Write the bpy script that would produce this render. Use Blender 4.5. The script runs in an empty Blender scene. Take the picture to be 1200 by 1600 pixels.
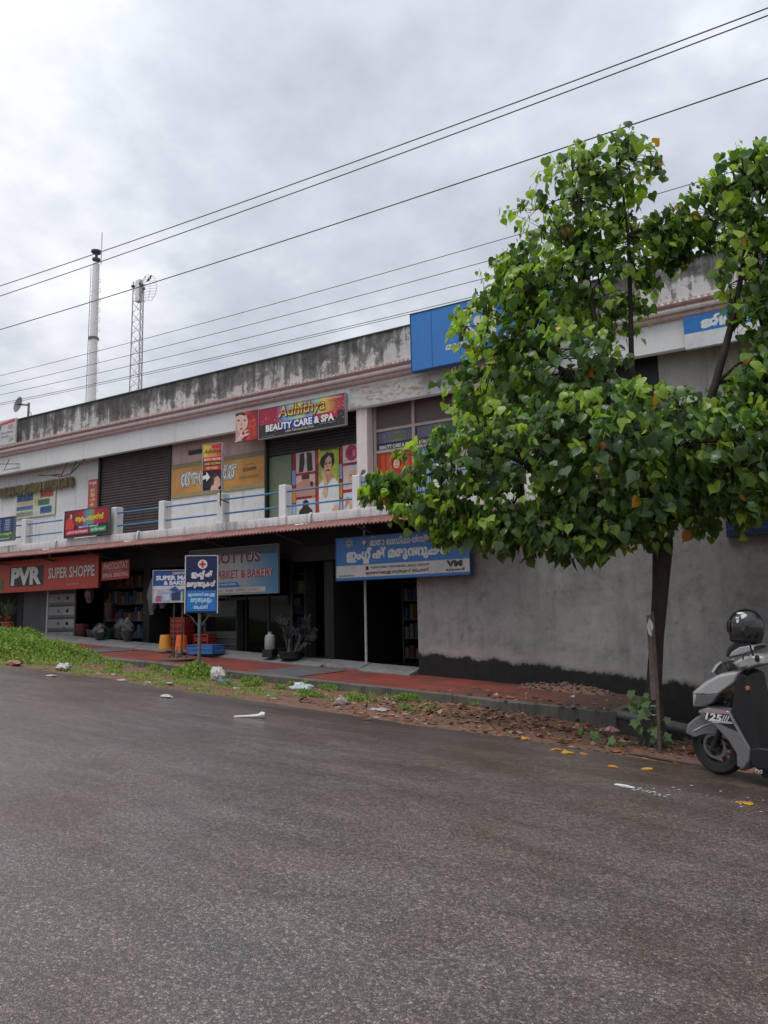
import bpy, bmesh, math, random
from mathutils import Vector, Matrix, noise
R = math.radians
random.seed(7)
scene = bpy.context.scene
col = scene.collection

# ------------------------------------------------------------------ camera
cam_data = bpy.data.cameras.new('camera')
cam = bpy.data.objects.new('camera', cam_data); col.objects.link(cam)
cam_data.sensor_fit = 'HORIZONTAL'; cam_data.sensor_width = 36; cam_data.lens = 36
cam_data.clip_start = 0.05; cam_data.clip_end = 2000
YAW, PITCH, ROLL = R(30.83), R(7.9), R(1.117)
fw = Vector((-math.sin(YAW)*math.cos(PITCH), math.cos(YAW)*math.cos(PITCH), math.sin(PITCH)))
r0 = Vector((math.cos(YAW), math.sin(YAW), 0)); u0 = r0.cross(fw)
rt = math.cos(ROLL)*r0 - math.sin(ROLL)*u0; up = math.sin(ROLL)*r0 + math.cos(ROLL)*u0
EYE = Vector((0, 0, 1.35))
cam.matrix_world = Matrix(((rt.x, up.x, -fw.x, EYE.x), (rt.y, up.y, -fw.y, EYE.y), (rt.z, up.z, -fw.z, EYE.z), (0, 0, 0, 1)))
scene.camera = cam

# ------------------------------------------------------------------ world: overcast sky
SUN_EL, SUN_AZ = R(68), R(205)       # high sun behind cloud, behind and left of the camera
world = bpy.data.worlds.new('World'); scene.world = world; world.use_nodes = True
wt = world.node_tree; wt.nodes.clear()
def wn(t, **k):
    n = wt.nodes.new(t)
    for a, b in k.items(): setattr(n, a, b)
    return n
sky = wn('ShaderNodeTexSky', sky_type='NISHITA', sun_disc=False, sun_elevation=SUN_EL, sun_rotation=SUN_AZ)
tc = wn('ShaderNodeTexCoord')
sep = wn('ShaderNodeSeparateXYZ'); wt.links.new(tc.outputs['Generated'], sep.inputs[0])
# project the cloud deck on a flat layer: direction / (z + 0.25)
zc = wn('ShaderNodeMath', operation='MAXIMUM'); zc.inputs[1].default_value = 0.0; wt.links.new(sep.outputs[2], zc.inputs[0])
za = wn('ShaderNodeMath', operation='ADD'); za.inputs[1].default_value = 0.22; wt.links.new(zc.outputs[0], za.inputs[0])
dx = wn('ShaderNodeMath', operation='DIVIDE'); wt.links.new(sep.outputs[0], dx.inputs[0]); wt.links.new(za.outputs[0], dx.inputs[1])
dy = wn('ShaderNodeMath', operation='DIVIDE'); wt.links.new(sep.outputs[1], dy.inputs[0]); wt.links.new(za.outputs[0], dy.inputs[1])
cmb = wn('ShaderNodeCombineXYZ'); wt.links.new(dx.outputs[0], cmb.inputs[0]); wt.links.new(dy.outputs[0], cmb.inputs[1])
n1 = wn('ShaderNodeTexNoise'); n1.inputs['Scale'].default_value = 0.85; n1.inputs['Detail'].default_value = 7; n1.inputs['Roughness'].default_value = 0.5; n1.inputs['Distortion'].default_value = 0.35
wt.links.new(cmb.outputs[0], n1.inputs['Vector'])
n2 = wn('ShaderNodeTexNoise'); n2.inputs['Scale'].default_value = 3.6; n2.inputs['Detail'].default_value = 6; n2.inputs['Roughness'].default_value = 0.55
wt.links.new(cmb.outputs[0], n2.inputs['Vector'])
mixn = wn('ShaderNodeMath', operation='MULTIPLY_ADD'); mixn.inputs[1].default_value = 0.33; wt.links.new(n2.outputs['Fac'], mixn.inputs[0])
sc_ = wn('ShaderNodeMath', operation='MULTIPLY'); sc_.inputs[1].default_value = 0.67; wt.links.new(n1.outputs['Fac'], sc_.inputs[0]); wt.links.new(sc_.outputs[0], mixn.inputs[2])
ramp = wn('ShaderNodeValToRGB')
e = ramp.color_ramp.elements
e[0].position = 0.36; e[0].color = (0.37, 0.40, 0.46, 1)
e[1].position = 0.64; e[1].color = (0.93, 0.95, 0.985, 1)
m_ = e.new(0.50); m_.color = (0.55, 0.585, 0.65, 1)
wt.links.new(mixn.outputs[0], ramp.inputs[0])
# overcast sky grows brighter towards the zenith
zr_ = wn('ShaderNodeMapRange'); zr_.inputs[1].default_value = 0.0; zr_.inputs[2].default_value = 1.0; zr_.inputs[3].default_value = 0.80; zr_.inputs[4].default_value = 1.55
wt.links.new(zc.outputs[0], zr_.inputs[0])
vs = wn('ShaderNodeVectorMath', operation='SCALE'); wt.links.new(ramp.outputs[0], vs.inputs[0]); wt.links.new(zr_.outputs[0], vs.inputs['Scale'])
bg1 = wn('ShaderNodeBackground'); bg1.inputs[1].default_value = 0.88; wt.links.new(vs.outputs[0], bg1.inputs[0])
bg2 = wn('ShaderNodeBackground'); bg2.inputs[1].default_value = 0.12; wt.links.new(sky.outputs[0], bg2.inputs[0])
# thin places in the cloud let a little blue sky through
thin = wn('ShaderNodeMapRange'); thin.inputs[1].default_value = 0.30; thin.inputs[2].default_value = 0.48; thin.inputs[3].default_value = 0.82; thin.inputs[4].default_value = 0.96
wt.links.new(mixn.outputs[0], thin.inputs[0])
mx = wn('ShaderNodeMixShader'); wt.links.new(thin.outputs[0], mx.inputs[0]); wt.links.new(bg2.outputs[0], mx.inputs[1]); wt.links.new(bg1.outputs[0], mx.inputs[2])
wo = wn('ShaderNodeOutputWorld'); wt.links.new(mx.outputs[0], wo.inputs[0])

sun_data = bpy.data.lights.new('sun', 'SUN'); sun_data.energy = 1.4; sun_data.angle = R(30); sun_data.color = (1.0, 0.97, 0.93)
sun = bpy.data.objects.new('sun', sun_data); col.objects.link(sun)
sd = Vector((math.sin(SUN_AZ)*math.cos(SUN_EL), math.cos(SUN_AZ)*math.cos(SUN_EL), math.sin(SUN_EL)))
sun.rotation_euler = sd.to_track_quat('Z', 'Y').to_euler()
scene.view_settings.view_transform = 'Standard'; scene.view_settings.look = 'None'
scene.view_settings.exposure = 0.30; scene.view_settings.gamma = 1.0; scene.view_settings.use_curve_mapping = False

scene.cycles.max_bounces = 4; scene.cycles.diffuse_bounces = 2; scene.cycles.glossy_bounces = 2; scene.cycles.transmission_bounces = 4; scene.cycles.caustics_reflective = False; scene.cycles.caustics_refractive = False

# ------------------------------------------------------------------ helpers
def lin(c):
    if isinstance(c, str):
        c = c.lstrip('#'); v = [int(c[i:i+2], 16)/255 for i in (0, 2, 4)]
        return tuple(x/12.92 if x <= 0.04045 else ((x+0.055)/1.055)**2.4 for x in v)
    return tuple(c)
MATS = {}
class NT:
    """small node-tree writer"""
    def __init__(s, name):
        s.m = bpy.data.materials.new(name); s.m.use_nodes = True; s.t = s.m.node_tree; s.t.nodes.clear()
        s.out = s.n('ShaderNodeOutputMaterial'); s.p = s.n('ShaderNodeBsdfPrincipled'); s.l(s.p.outputs[0], s.out.inputs[0])
    def n(s, t, **k):
        x = s.t.nodes.new(t)
        for a, b in k.items(): setattr(x, a, b)
        return x
    def l(s, a, b): s.t.links.new(a, b)
    def coord(s, kind='Object', scale=(1, 1, 1), rot=(0, 0, 0)):
        c = s.n('ShaderNodeTexCoord'); m = s.n('ShaderNodeMapping'); m.inputs['Scale'].default_value = scale; m.inputs['Rotation'].default_value = rot
        s.l(c.outputs[kind], m.inputs[0]); return m.outputs[0]
    def noise(s, vec, scale, detail=4, rough=0.55, dist=0):
        x = s.n('ShaderNodeTexNoise'); x.inputs['Scale'].default_value = scale; x.inputs['Detail'].default_value = detail
        x.inputs['Roughness'].default_value = rough; x.inputs['Distortion'].default_value = dist
        s.l(vec, x.inputs['Vector']); return x.outputs['Fac']
    def ramp(s, fac, stops, interp='LINEAR'):
        x = s.n('ShaderNodeValToRGB'); r = x.color_ramp; r.interpolation = interp
        while len(r.elements) < len(stops): r.elements.new(0.5)
        for e, (p, c) in zip(r.elements, stops):
            e.position = p; c = lin(c) if not isinstance(c, (int, float)) else (c, c, c); e.color = (*c, 1)
        s.l(fac, x.inputs[0]); return x.outputs[0]
    def mix(s, fac, a, b, mode='MIX'):
        x = s.n('ShaderNodeMix', data_type='RGBA', blend_type=mode)
        for sock, v in ((x.inputs[0], fac), (x.inputs[6], a), (x.inputs[7], b)):
            if isinstance(v, (int, float)): sock.default_value = v
            elif isinstance(v, (tuple, str)): sock.default_value = (*lin(v), 1)
            else: s.l(v, sock)
        return x.outputs[2]
    def math(s, op, a, b=None, c=None):
        x = s.n('ShaderNodeMath', operation=op)
        for i, v in enumerate((a, b, c)):
            if v is None: continue
            if isinstance(v, (int, float)): x.inputs[i].default_value = v
            else: s.l(v, x.inputs[i])
        return x.outputs[0]
    def bump(s, h, strength=0.3, dist=0.01):
        b = s.n('ShaderNodeBump'); b.inputs['Strength'].default_value = strength; b.inputs['Distance'].default_value = dist
        s.l(h, b.inputs['Height']); s.l(b.outputs[0], s.p.inputs['Normal'])
    def base(s, c):
        if isinstance(c, (tuple, str)): s.p.inputs['Base Color'].default_value = (*lin(c), 1)
        else: s.l(c, s.p.inputs['Base Color'])
    def rough(s, r):
        if isinstance(r, (int, float)): s.p.inputs['Roughness'].default_value = r
        else: s.l(r, s.p.inputs['Roughness'])

def plain(c, rough=0.6, metal=0.0, dirt=0.18, scale=6.0, bump=0.0, name=None, coat=0.0):
    """painted / plastic / printed surface with a little grime in it"""
    key = (c if isinstance(c, str) else tuple(round(x, 3) for x in c), rough, metal, dirt, scale, bump, coat)
    if key in MATS: return MATS[key]
    t = NT(name or 'paint'); v = t.coord()
    f = t.noise(v, scale, 5, 0.6); f2 = t.noise(v, scale*9, 3, 0.6)
    f3 = t.math('MULTIPLY_ADD', f2, 0.4, t.math('MULTIPLY', f, 0.6))
    L = lin(c); d = tuple(x*(1-dirt*1.6) for x in L); h = tuple(min(1, x*(1+dirt*0.35)) for x in L)
    t.base(t.ramp(f3, [(0.28, d), (0.5, L), (0.72, h)]))
    t.rough(t.math('MULTIPLY_ADD', f, 0.25, max(0.02, rough-0.12))); t.p.inputs['Metallic'].default_value = metal
    if coat: t.p.inputs['Coat Weight'].default_value = coat; t.p.inputs['Coat Roughness'].default_value = 0.12
    if bump: t.bump(f2, bump, 0.004)
    MATS[key] = t.m; return t.m

def tag(o, label=None, cat=None, group=None, kind=None):
    if label: o['label'] = label
    if cat: o['category'] = cat
    if group: o['group'] = group
    if kind: o['kind'] = kind
    return o
def link(name, mesh, parent=None, loc=(0, 0, 0), rot=(0, 0, 0)):
    o = bpy.data.objects.new(name, mesh); col.objects.link(o); o.location = loc; o.rotation_euler = rot
    if parent is not None: o.parent = parent
    return o
def empty(name, loc, rz=0, label=None, cat=None, group=None):
    o = link(name, None, None, loc, (0, 0, rz)); o.empty_display_size = 0.2
    return tag(o, label, cat, group)

class MB:
    """collects geometry for ONE mesh object"""
    def __init__(s): s.v = []; s.f = []; s.m = []; s.k = 0
    def mat(s, k): s.k = k; return s
    def add(s, vs, fs):
        b = len(s.v); s.v += [tuple(p) for p in vs]; s.f += [tuple(i+b for i in f) for f in fs]; s.m += [s.k]*len(fs); return s
    def box(s, x0, x1, y0, y1, z0, z1):
        vs = [(x, y, z) for z in (z0, z1) for y in (y0, y1) for x in (x0, x1)]
        return s.add(vs, [(0, 2, 3, 1), (4, 5, 7, 6), (0, 1, 5, 4), (2, 6, 7, 3), (0, 4, 6, 2), (1, 3, 7, 5)])
    def hexa(s, p):      # 8 points: bottom 4 (ccw), top 4
        return s.add(p, [(3, 2, 1, 0), (4, 5, 6, 7), (0, 1, 5, 4), (1, 2, 6, 5), (2, 3, 7, 6), (3, 0, 4, 7)])
    def extr_x(s, prof, x0, x1, fx=None):      # profile [(y,z)], closed, along x
        n = len(prof); vs = [(x0, y, z) for y, z in prof] + [(x1, y, z) for y, z in prof]
        return s.add(vs, [(i, (i+1) % n, n+(i+1) % n, n+i) for i in range(n)] + [tuple(range(n))[::-1], tuple(range(n, 2*n))])
    def tube(s, pts, r, n=8, cap=True):
        pts = [Vector(p) for p in pts]; N = len(pts); rr = r if isinstance(r, (list, tuple)) else [r]*N
        vs = []; up_ = None
        for i, p in enumerate(pts):
            d = (pts[min(i+1, N-1)]-pts[max(i-1, 0)])
            if d.length < 1e-9: d = Vector((0, 0, 1))
            d.normalize()
            if up_ is None: up_ = Vector((0, 0, 1)) if abs(d.z) < 0.9 else Vector((1, 0, 0))
            a = d.cross(up_)
            if a.length < 1e-5: a = d.cross(Vector((0.3, 1, 0.2)))
            a.normalize(); b = a.cross(d); up_ = b
            vs += [p + a*(rr[i]*math.cos(2*math.pi*j/n)) + b*(rr[i]*math.sin(2*math.pi*j/n)) for j in range(n)]
        fs = [(i*n+j, i*n+(j+1) % n, (i+1)*n+(j+1) % n, (i+1)*n+j) for i in range(N-1) for j in range(n)]
        if cap: fs += [tuple(range(n))[::-1], tuple(range((N-1)*n, N*n))]
        return s.add(vs, fs)
    def lathe(s, prof, n=16, c=(0, 0, 0), axis='z', cap=True):      # prof [(r,h)]
        vs = []
        for r, h in prof:
            for j in range(n):
                a = 2*math.pi*j/n; p = (r*math.cos(a), r*math.sin(a), h)
                if axis == 'y': p = (p[0], p[2], p[1])
                if axis == 'x': p = (p[2], p[0], p[1])
                vs.append((c[0]+p[0], c[1]+p[1], c[2]+p[2]))
        N = len(prof)
        fs = [(i*n+j, i*n+(j+1) % n, (i+1)*n+(j+1) % n, (i+1)*n+j) for i in range(N-1) for j in range(n)]
        if cap and prof[0][0] > 1e-4: fs.append(tuple(range(n))[::-1])
        if cap and prof[-1][0] > 1e-4: fs.append(tuple(range((N-1)*n, N*n)))
        return s.add(vs, fs)
    def loft(s, rings, closed_caps=True):      # rings: lists of equal length
        n = len(rings[0]); vs = [p for r in rings for p in r]; N = len(rings)
        fs = [(i*n+j, i*n+(j+1) % n, (i+1)*n+(j+1) % n, (i+1)*n+j) for i in range(N-1) for j in range(n)]
        if closed_caps: fs += [tuple(range(n))[::-1], tuple(range((N-1)*n, N*n))]
        return s.add(vs, fs)
    def mesh(s, name, mats):
        me = bpy.data.meshes.new(name); me.from_pydata([tuple(p) for p in s.v], [], s.f)
        for m in (mats if isinstance(mats, (list, tuple)) else [mats]): me.materials.append(m)
        me.polygons.foreach_set('material_index', s.m); me.update(); return me
    def build(s, name, mats, parent=None, loc=(0, 0, 0), rot=(0, 0, 0), smooth=None, bevel=0, fix=True):
        me = s.mesh(name, mats)
        if fix:
            bm = bmesh.new(); bm.from_mesh(me); bmesh.ops.recalc_face_normals(bm, faces=bm.faces); bm.to_mesh(me); bm.free()
        if smooth is not None:
            me.polygons.foreach_set('use_smooth', [True]*len(me.polygons)); me.set_sharp_from_angle(angle=R(smooth))
        o = link(name, me, parent, loc, rot)
        if bevel:
            b = o.modifiers.new('edge', 'BEVEL'); b.width = bevel; b.segments = 2; b.limit_method = 'ANGLE'; b.angle_limit = R(40)
        return o
def copy_tree(o, parent=None):
    c = o.copy(); col.objects.link(c); c.parent = parent
    for ch in list(o.children): copy_tree(ch, c)
    return c
def across(p):      # place across the picture, for counting things from the left
    d = Vector(p)-EYE; return d.dot(rt)/d.dot(fw)
ORD = ['first', 'second', 'third', 'fourth', 'fifth', 'sixth', 'seventh', 'eighth', 'ninth', 'tenth', 'eleventh', 'twelfth', 'thirteenth', 'fourteenth']
def structure(o): o['kind'] = 'structure'; return o

# ---- lettering
GLY = {}
def text_mesh_data(body, bold=0.0, shear=0.0, space=1.0):
    key = (body, bold, shear, space)
    if key in GLY: return GLY[key]
    c = bpy.data.curves.new('lettering', 'FONT'); c.body = body; c.resolution_u = 2; c.offset = bold; c.shear = shear; c.space_character = space
    o = bpy.data.objects.new('lettering', c); col.objects.link(o); bpy.context.view_layer.update()
    me = o.evaluated_get(bpy.context.evaluated_depsgraph_get()).to_mesh()
    d = ([tuple(v.co) for v in me.vertices], [tuple(p.vertices) for p in me.polygons])
    o.evaluated_get(bpy.context.evaluated_depsgraph_get()).to_mesh_clear()
    bpy.data.objects.remove(o); bpy.data.curves.remove(c); GLY[key] = d; return d
VIR, PRE = '\u0d4d', '\u0d46\u0d47\u0d48'
def malayalam(body, bold=0.0):
    """lays Malayalam glyphs out one by one: pre-base vowels first, doubled letters overlapped, others stacked below"""
    cl = []      # clusters
    for ch in body:
        o = ord(ch)
        sign_ = 0x0d3e <= o <= 0x0d4d or o == 0x0d57
        if cl and (sign_ or (cl[-1][-1] == VIR and 0x0d15 <= o <= 0x0d39)): cl[-1] += ch
        else: cl.append(ch)
    V = []; F = []; x = 0.0
    def put(ch, ox, oy=0, s=1.0):
        vs, fs = text_mesh_data(ch, 0.0); b = len(V)
        V.extend((ox+p[0]*s, oy+p[1]*s, 0) for p in vs); F.extend(tuple(i+b for i in f) for f in fs)
        xs = [p[0] for p in vs]; return (min(xs)*s, max(xs)*s) if xs else (0, 0.3)
    for c in cl:
        if c == ' ': x += 0.34; continue
        pre = [ch for ch in c if ch in PRE]; rest = [ch for ch in c if ch not in PRE]
        for ch in pre: x += put(ch, x)[1]+0.05
        i = 0; last = None; lx = x; lw = 0
        while i < len(rest):
            ch = rest[i]
            if ch == VIR and i+1 < len(rest):
                nx = rest[i+1]
                if nx == last: x -= 0.42*lw; w = put(nx, x)[1]; x += w+0.05
                elif nx == '\u0d2f': w = put(nx, x-0.02, -0.12, 0.7)[1]; x += w+0.03
                else: put(nx, lx+lw*0.25, -0.36, 0.62)
                i += 2; continue
            lx = x; w = put(ch, x)
            if ch == VIR: pass
            else: x += w[1]+0.05; lw = w[1]; last = ch
            i += 1
    if bold:      # heavier strokes: the glyphs again, moved a little each way, each a hair further forward
        V0, F0 = list(V), list(F); V, F = [], []
        for k_, (ax, az) in enumerate(((-1, 0), (1, 0), (0, -1), (0, 1), (0.7, 0.7), (-0.7, 0.7), (0.7, -0.7), (-0.7, -0.7))):
            b = len(V); V += [(p[0]+ax*bold, p[1]+az*bold, k_) for p in V0]; F += [tuple(i+b for i in f) for f in F0]
    return V, F

class Sign:
    """a flat printed thing: root Empty at its lower left corner, front facing local -y, x right, z up"""
    def __init__(s, name, label, cat, loc, w, h, t=0.05, rz=0, base='#ffffff', edge=None, group=None, rot=None, panel='panel', rough=0.5, dirt=0.28):
        s.root = empty(name, loc, rz, label, cat, group); s.w, s.h, s.t = w, h, t
        if rot: s.root.rotation_euler = rot
        b = MB(); b.box(0, w, 0, t, 0, h)
        bm_ = base if not isinstance(base, (str, tuple)) else plain(base, rough, 0, dirt, 2.5)
        s.panel = b.build(panel, bm_, s.root, bevel=0.004)
        if edge:
            e = MB(); q = 0.012
            for a in ((-q, w+q, -0.012, t+0.01, -q, 0), (-q, w+q, -0.012, t+0.01, h, h+q), (-q, 0, -0.012, t+0.01, 0, h), (w, w+q, -0.012, t+0.01, 0, h)): e.box(*a)
            e.build('frame', plain(edge, 0.5), s.root)
        s.art = MB(); s.amats = []; s.layer = 0
    def _m(s, c, rough=0.45):
        m = c if not isinstance(c, (str, tuple)) else plain(c, rough, 0, 0.24, 3)
        if m not in s.amats: s.amats.append(m)
        s.art.mat(s.amats.index(m)); s.layer += 1; return -0.0012*s.layer
    def rect(s, x0, z0, x1, z1, c):
        y = s._m(c); s.art.add([(x0*s.w, y, z0*s.h), (x1*s.w, y, z0*s.h), (x1*s.w, y, z1*s.h), (x0*s.w, y, z1*s.h)], [(0, 1, 2, 3)]); return s
    def poly(s, pts, c):
        y = s._m(c); s.art.add([(p[0]*s.w, y, p[1]*s.h) for p in pts], [tuple(range(len(pts)))]); return s
    def ell(s, cx, cz, r, c, rz=None, n=28, a0=0, a1=360):
        """circle of radius r (in panel heights), or ellipse r x rz"""
        y = s._m(c); rz = r if rz is None else rz
        k = [R(a0+(a1-a0)*i/n) for i in range(n if a1-a0 >= 360 else n+1)]
        s.art.add([(cx*s.w+r*s.h*math.cos(a), y, cz*s.h+rz*s.h*math.sin(a)) for a in k], [tuple(range(len(k)))]); return s
    def dots(s, n, x0, z0, x1, z1, c, r=0.008, seed=1):
        q = random.Random(seed)
        for _ in range(n): s.ell(q.uniform(x0, x1), q.uniform(z0, z1), r*q.uniform(0.5, 1.3), c, n=6); s.layer -= 1
        s.layer += 1; return s
    def text(s, body, x0, z0, x1, z1, c, bold=0.0, shear=0.0, mal=False, y=None, name='lettering'):
        s.layer += 1
        V, F = malayalam(body, bold) if mal else text_mesh_data(body, bold, shear)
        xs = [p[0] for p in V]; zs = [p[1] for p in V]; ax, bx, az, bz = min(xs), max(xs), min(zs), max(zs)
        sx = (x1-x0)*s.w/(bx-ax); sz = (z1-z0)*s.h/(bz-az); yy = -0.0012*s.layer if y is None else y
        me = bpy.data.meshes.new(name)
        me.from_pydata([(x0*s.w+(p[0]-ax)*sx, yy-0.00012*p[2], z0*s.h+(p[1]-az)*sz) for p in V], [], F)
        me.materials.append(c if not isinstance(c, (str, tuple)) else plain(c, 0.5, 0, 0.1, 4)); me.update()
        link(name, me, s.panel); return s
    def done(s):
        if s.art.f:
            o = s.art.build('printed_artwork', s.amats, s.panel, fix=False)
            if len(s.art.f) > 1: o['kind'] = 'stuff'      # flat print: many small inks on one face
        return s.root

# ------------------------------------------------------------------ setting materials
def asphalt():
    t = NT('wet_asphalt'); v0 = t.coord(); wob = t.n('ShaderNodeTexNoise'); wob.inputs['Scale'].default_value = 55; wob.inputs['Detail'].default_value = 3; t.l(v0, wob.inputs['Vector'])
    va = t.n('ShaderNodeVectorMath', operation='MULTIPLY_ADD'); va.inputs[1].default_value = (0.022, 0.022, 0.022); t.l(wob.outputs['Color'], va.inputs[0]); t.l(v0, va.inputs[2]); v = va.outputs[0]
    vo = t.n('ShaderNodeTexVoronoi'); vo.inputs['Scale'].default_value = 85; t.l(v, vo.inputs['Vector'])
    vd = t.n('ShaderNodeTexVoronoi', feature='DISTANCE_TO_EDGE'); vd.inputs['Scale'].default_value = 85; t.l(v, vd.inputs['Vector'])
    sepc = t.n('ShaderNodeSeparateColor'); t.l(vo.outputs['Color'], sepc.inputs[0])
    chip = t.ramp(sepc.outputs[0], [(0.0, (0.095, 0.076, 0.068)), (0.4, (0.180, 0.148, 0.135)), (0.8, (0.29, 0.244, 0.226)), (0.965, (0.42, 0.36, 0.335)), (1.0, (0.50, 0.37, 0.27))])
    gap = t.ramp(vd.outputs['Distance'], [(0.0, 0.0), (0.14, 1.0)])
    c = t.mix(gap, (0.062, 0.052, 0.048), t.mix(t.ramp(t.noise(v0, 38, 4, 0.7), [(0.35, 0.0), (0.65, 1.0)]), t.mix(1.0, chip, (0.62, 0.62, 0.62), 'MULTIPLY'), chip))
    big = t.noise(v, 0.55, 5, 0.6, 0.4); mid = t.noise(t.coord(scale=(0.5, 2.2, 1)), 1.3, 5, 0.65)
    c = t.mix(t.ramp(big, [(0.42, 0.0), (0.66, 1.0)]), c, t.mix(1.0, c, (0.80, 0.68, 0.60), 'MULTIPLY'))      # brown silt film
    c = t.mix(t.ramp(mid, [(0.38, 0.55), (0.6, 0.0)]), c, t.mix(1.0, c, (0.55, 0.54, 0.54), 'MULTIPLY'))      # darker wet / oily streaks
    s3 = t.n('ShaderNodeSeparateXYZ'); t.l(v0, s3.inputs[0]); silt = t.math('ADD', t.math('MULTIPLY_ADD', s3.outputs[1], 0.30, -1.75), t.math('MULTIPLY_ADD', s3.outputs[0], 0.05, t.math('MULTIPLY', big, 0.9)))
    c = t.mix(t.ramp(silt, [(0.2, 0.0), (1.2, 0.75)]), c, t.mix(1.0, c, (0.66, 0.50, 0.40), 'MULTIPLY'))      # silt washed to the verge side
    t.base(c)
    t.rough(t.math('ADD', t.ramp(mid, [(0.3, 0.20), (0.62, 0.40)]), t.math('MULTIPLY', big, 0.12)))
    t.p.inputs['Specular IOR Level'].default_value = 0.6
    t.l(t.ramp(t.math('MULTIPLY_ADD', mid, 0.5, t.math('MULTIPLY', big, 0.5)), [(0.36, 0.95), (0.62, 0.45)]), t.p.inputs['Coat Weight']); t.p.inputs['Coat IOR'].default_value = 1.33; t.p.inputs['Coat Roughness'].default_value = 0.30      # film of rain water
    cb = t.n('ShaderNodeBump'); cb.inputs['Strength'].default_value = 0.25; cb.inputs['Distance'].default_value = 0.004; t.l(gap, cb.inputs['Height']); t.l(cb.outputs[0], t.p.inputs['Coat Normal'])
    fine = t.noise(v, 260, 2)
    t.bump(t.math('ADD', t.math('MULTIPLY', gap, 0.8), t.math('MULTIPLY_ADD', sepc.outputs[1], 0.7, t.math('MULTIPLY', fine, 0.3))), 0.55, 0.005)
    return t.m
def soil():
    t = NT('red_soil'); v = t.coord()
    a = t.noise(v, 1.2, 6, 0.65); b = t.noise(v, 14, 6, 0.7); g = t.noise(v, 90, 3, 0.6)
    c = t.ramp(b, [(0.25, (0.085, 0.045, 0.032)), (0.5, (0.185, 0.092, 0.060)), (0.75, (0.27, 0.145, 0.098))])
    c = t.mix(t.ramp(a, [(0.5, 0.0), (0.7, 0.5)]), c, (0.10, 0.075, 0.06))
    c = t.mix(t.ramp(g, [(0.6, 0.0), (0.75, 0.6)]), c, (0.26, 0.22, 0.19))
    t.base(c); t.rough(0.85); t.bump(t.math('ADD', b, t.math('MULTIPLY', g, 0.6)), 0.8, 0.02); return t.m
def concrete(name, lo, hi, scale=3.0, damp=0.5, bump=0.35, rough=0.8):
    t = NT(name); v = t.coord()
    a = t.noise(v, scale, 7, 0.68, 0.3); b = t.noise(v, scale*14, 4, 0.6); st = t.noise(t.coord(scale=(6, 6, 0.5)), 1.6, 5, 0.6)
    c = t.ramp(t.math('MULTIPLY_ADD', b, 0.35, t.math('MULTIPLY', a, 0.65)), [(0.3, lo), (0.7, hi)])
    d = tuple(x*0.3 for x in lin(lo))
    c = t.mix(t.math('MULTIPLY', t.ramp(st, [(0.52, 0.0), (0.72, 1.0)]), damp), c, d)
    t.base(c); t.rough(rough); t.bump(t.math('ADD', a, t.math('MULTIPLY', b, 0.5)), bump, 0.008); return t.m
def parapet_mat():
    t = NT('mouldy_render'); v = t.coord()
    sepx = t.n('ShaderNodeSeparateXYZ'); t.l(v, sepx.inputs[0])
    run = t.noise(t.coord(scale=(5.0, 5.0, 0.55)), 1.0, 6, 0.62, 0.25)      # vertical runs of mould
    blot = t.noise(v, 2.6, 8, 0.72, 0.5); fine = t.noise(v, 22, 5, 0.65); big = t.noise(v, 0.45, 3, 0.5)
    hgt = t.n('ShaderNodeMapRange'); hgt.inputs[1].default_value = 6.66; hgt.inputs[2].default_value = 7.5; hgt.inputs[3].default_value = -0.07; hgt.inputs[4].default_value = 0.10; t.l(sepx.outputs[2], hgt.inputs[0])
    k = t.math('ADD', t.math('MULTIPLY_ADD', run, 0.50, t.math('MULTIPLY', blot, 0.54)), t.math('ADD', hgt.outputs[0], t.math('MULTIPLY_ADD', big, 0.25, -0.13)))
    m = t.ramp(t.math('MULTIPLY_ADD', fine, 0.14, t.math('SUBTRACT', k, 0.07)), [(0.46, 0.0), (0.505, 0.75), (0.61, 1.0)])
    base = t.mix(t.ramp(big, [(0.45, 0.0), (0.7, 0.7)]), t.ramp(blot, [(0.3, (0.42, 0.415, 0.405)), (0.7, (0.66, 0.65, 0.635))]), t.ramp(fine, [(0.3, (0.36, 0.30, 0.23)), (0.7, (0.50, 0.45, 0.37))]))
    c = t.mix(m, base, t.ramp(fine, [(0.3, (0.038, 0.037, 0.037)), (0.7, (0.105, 0.10, 0.098))]))
    t.base(c); t.rough(0.9); t.bump(t.math('ADD', blot, fine), 0.5, 0.012); return t.m
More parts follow.
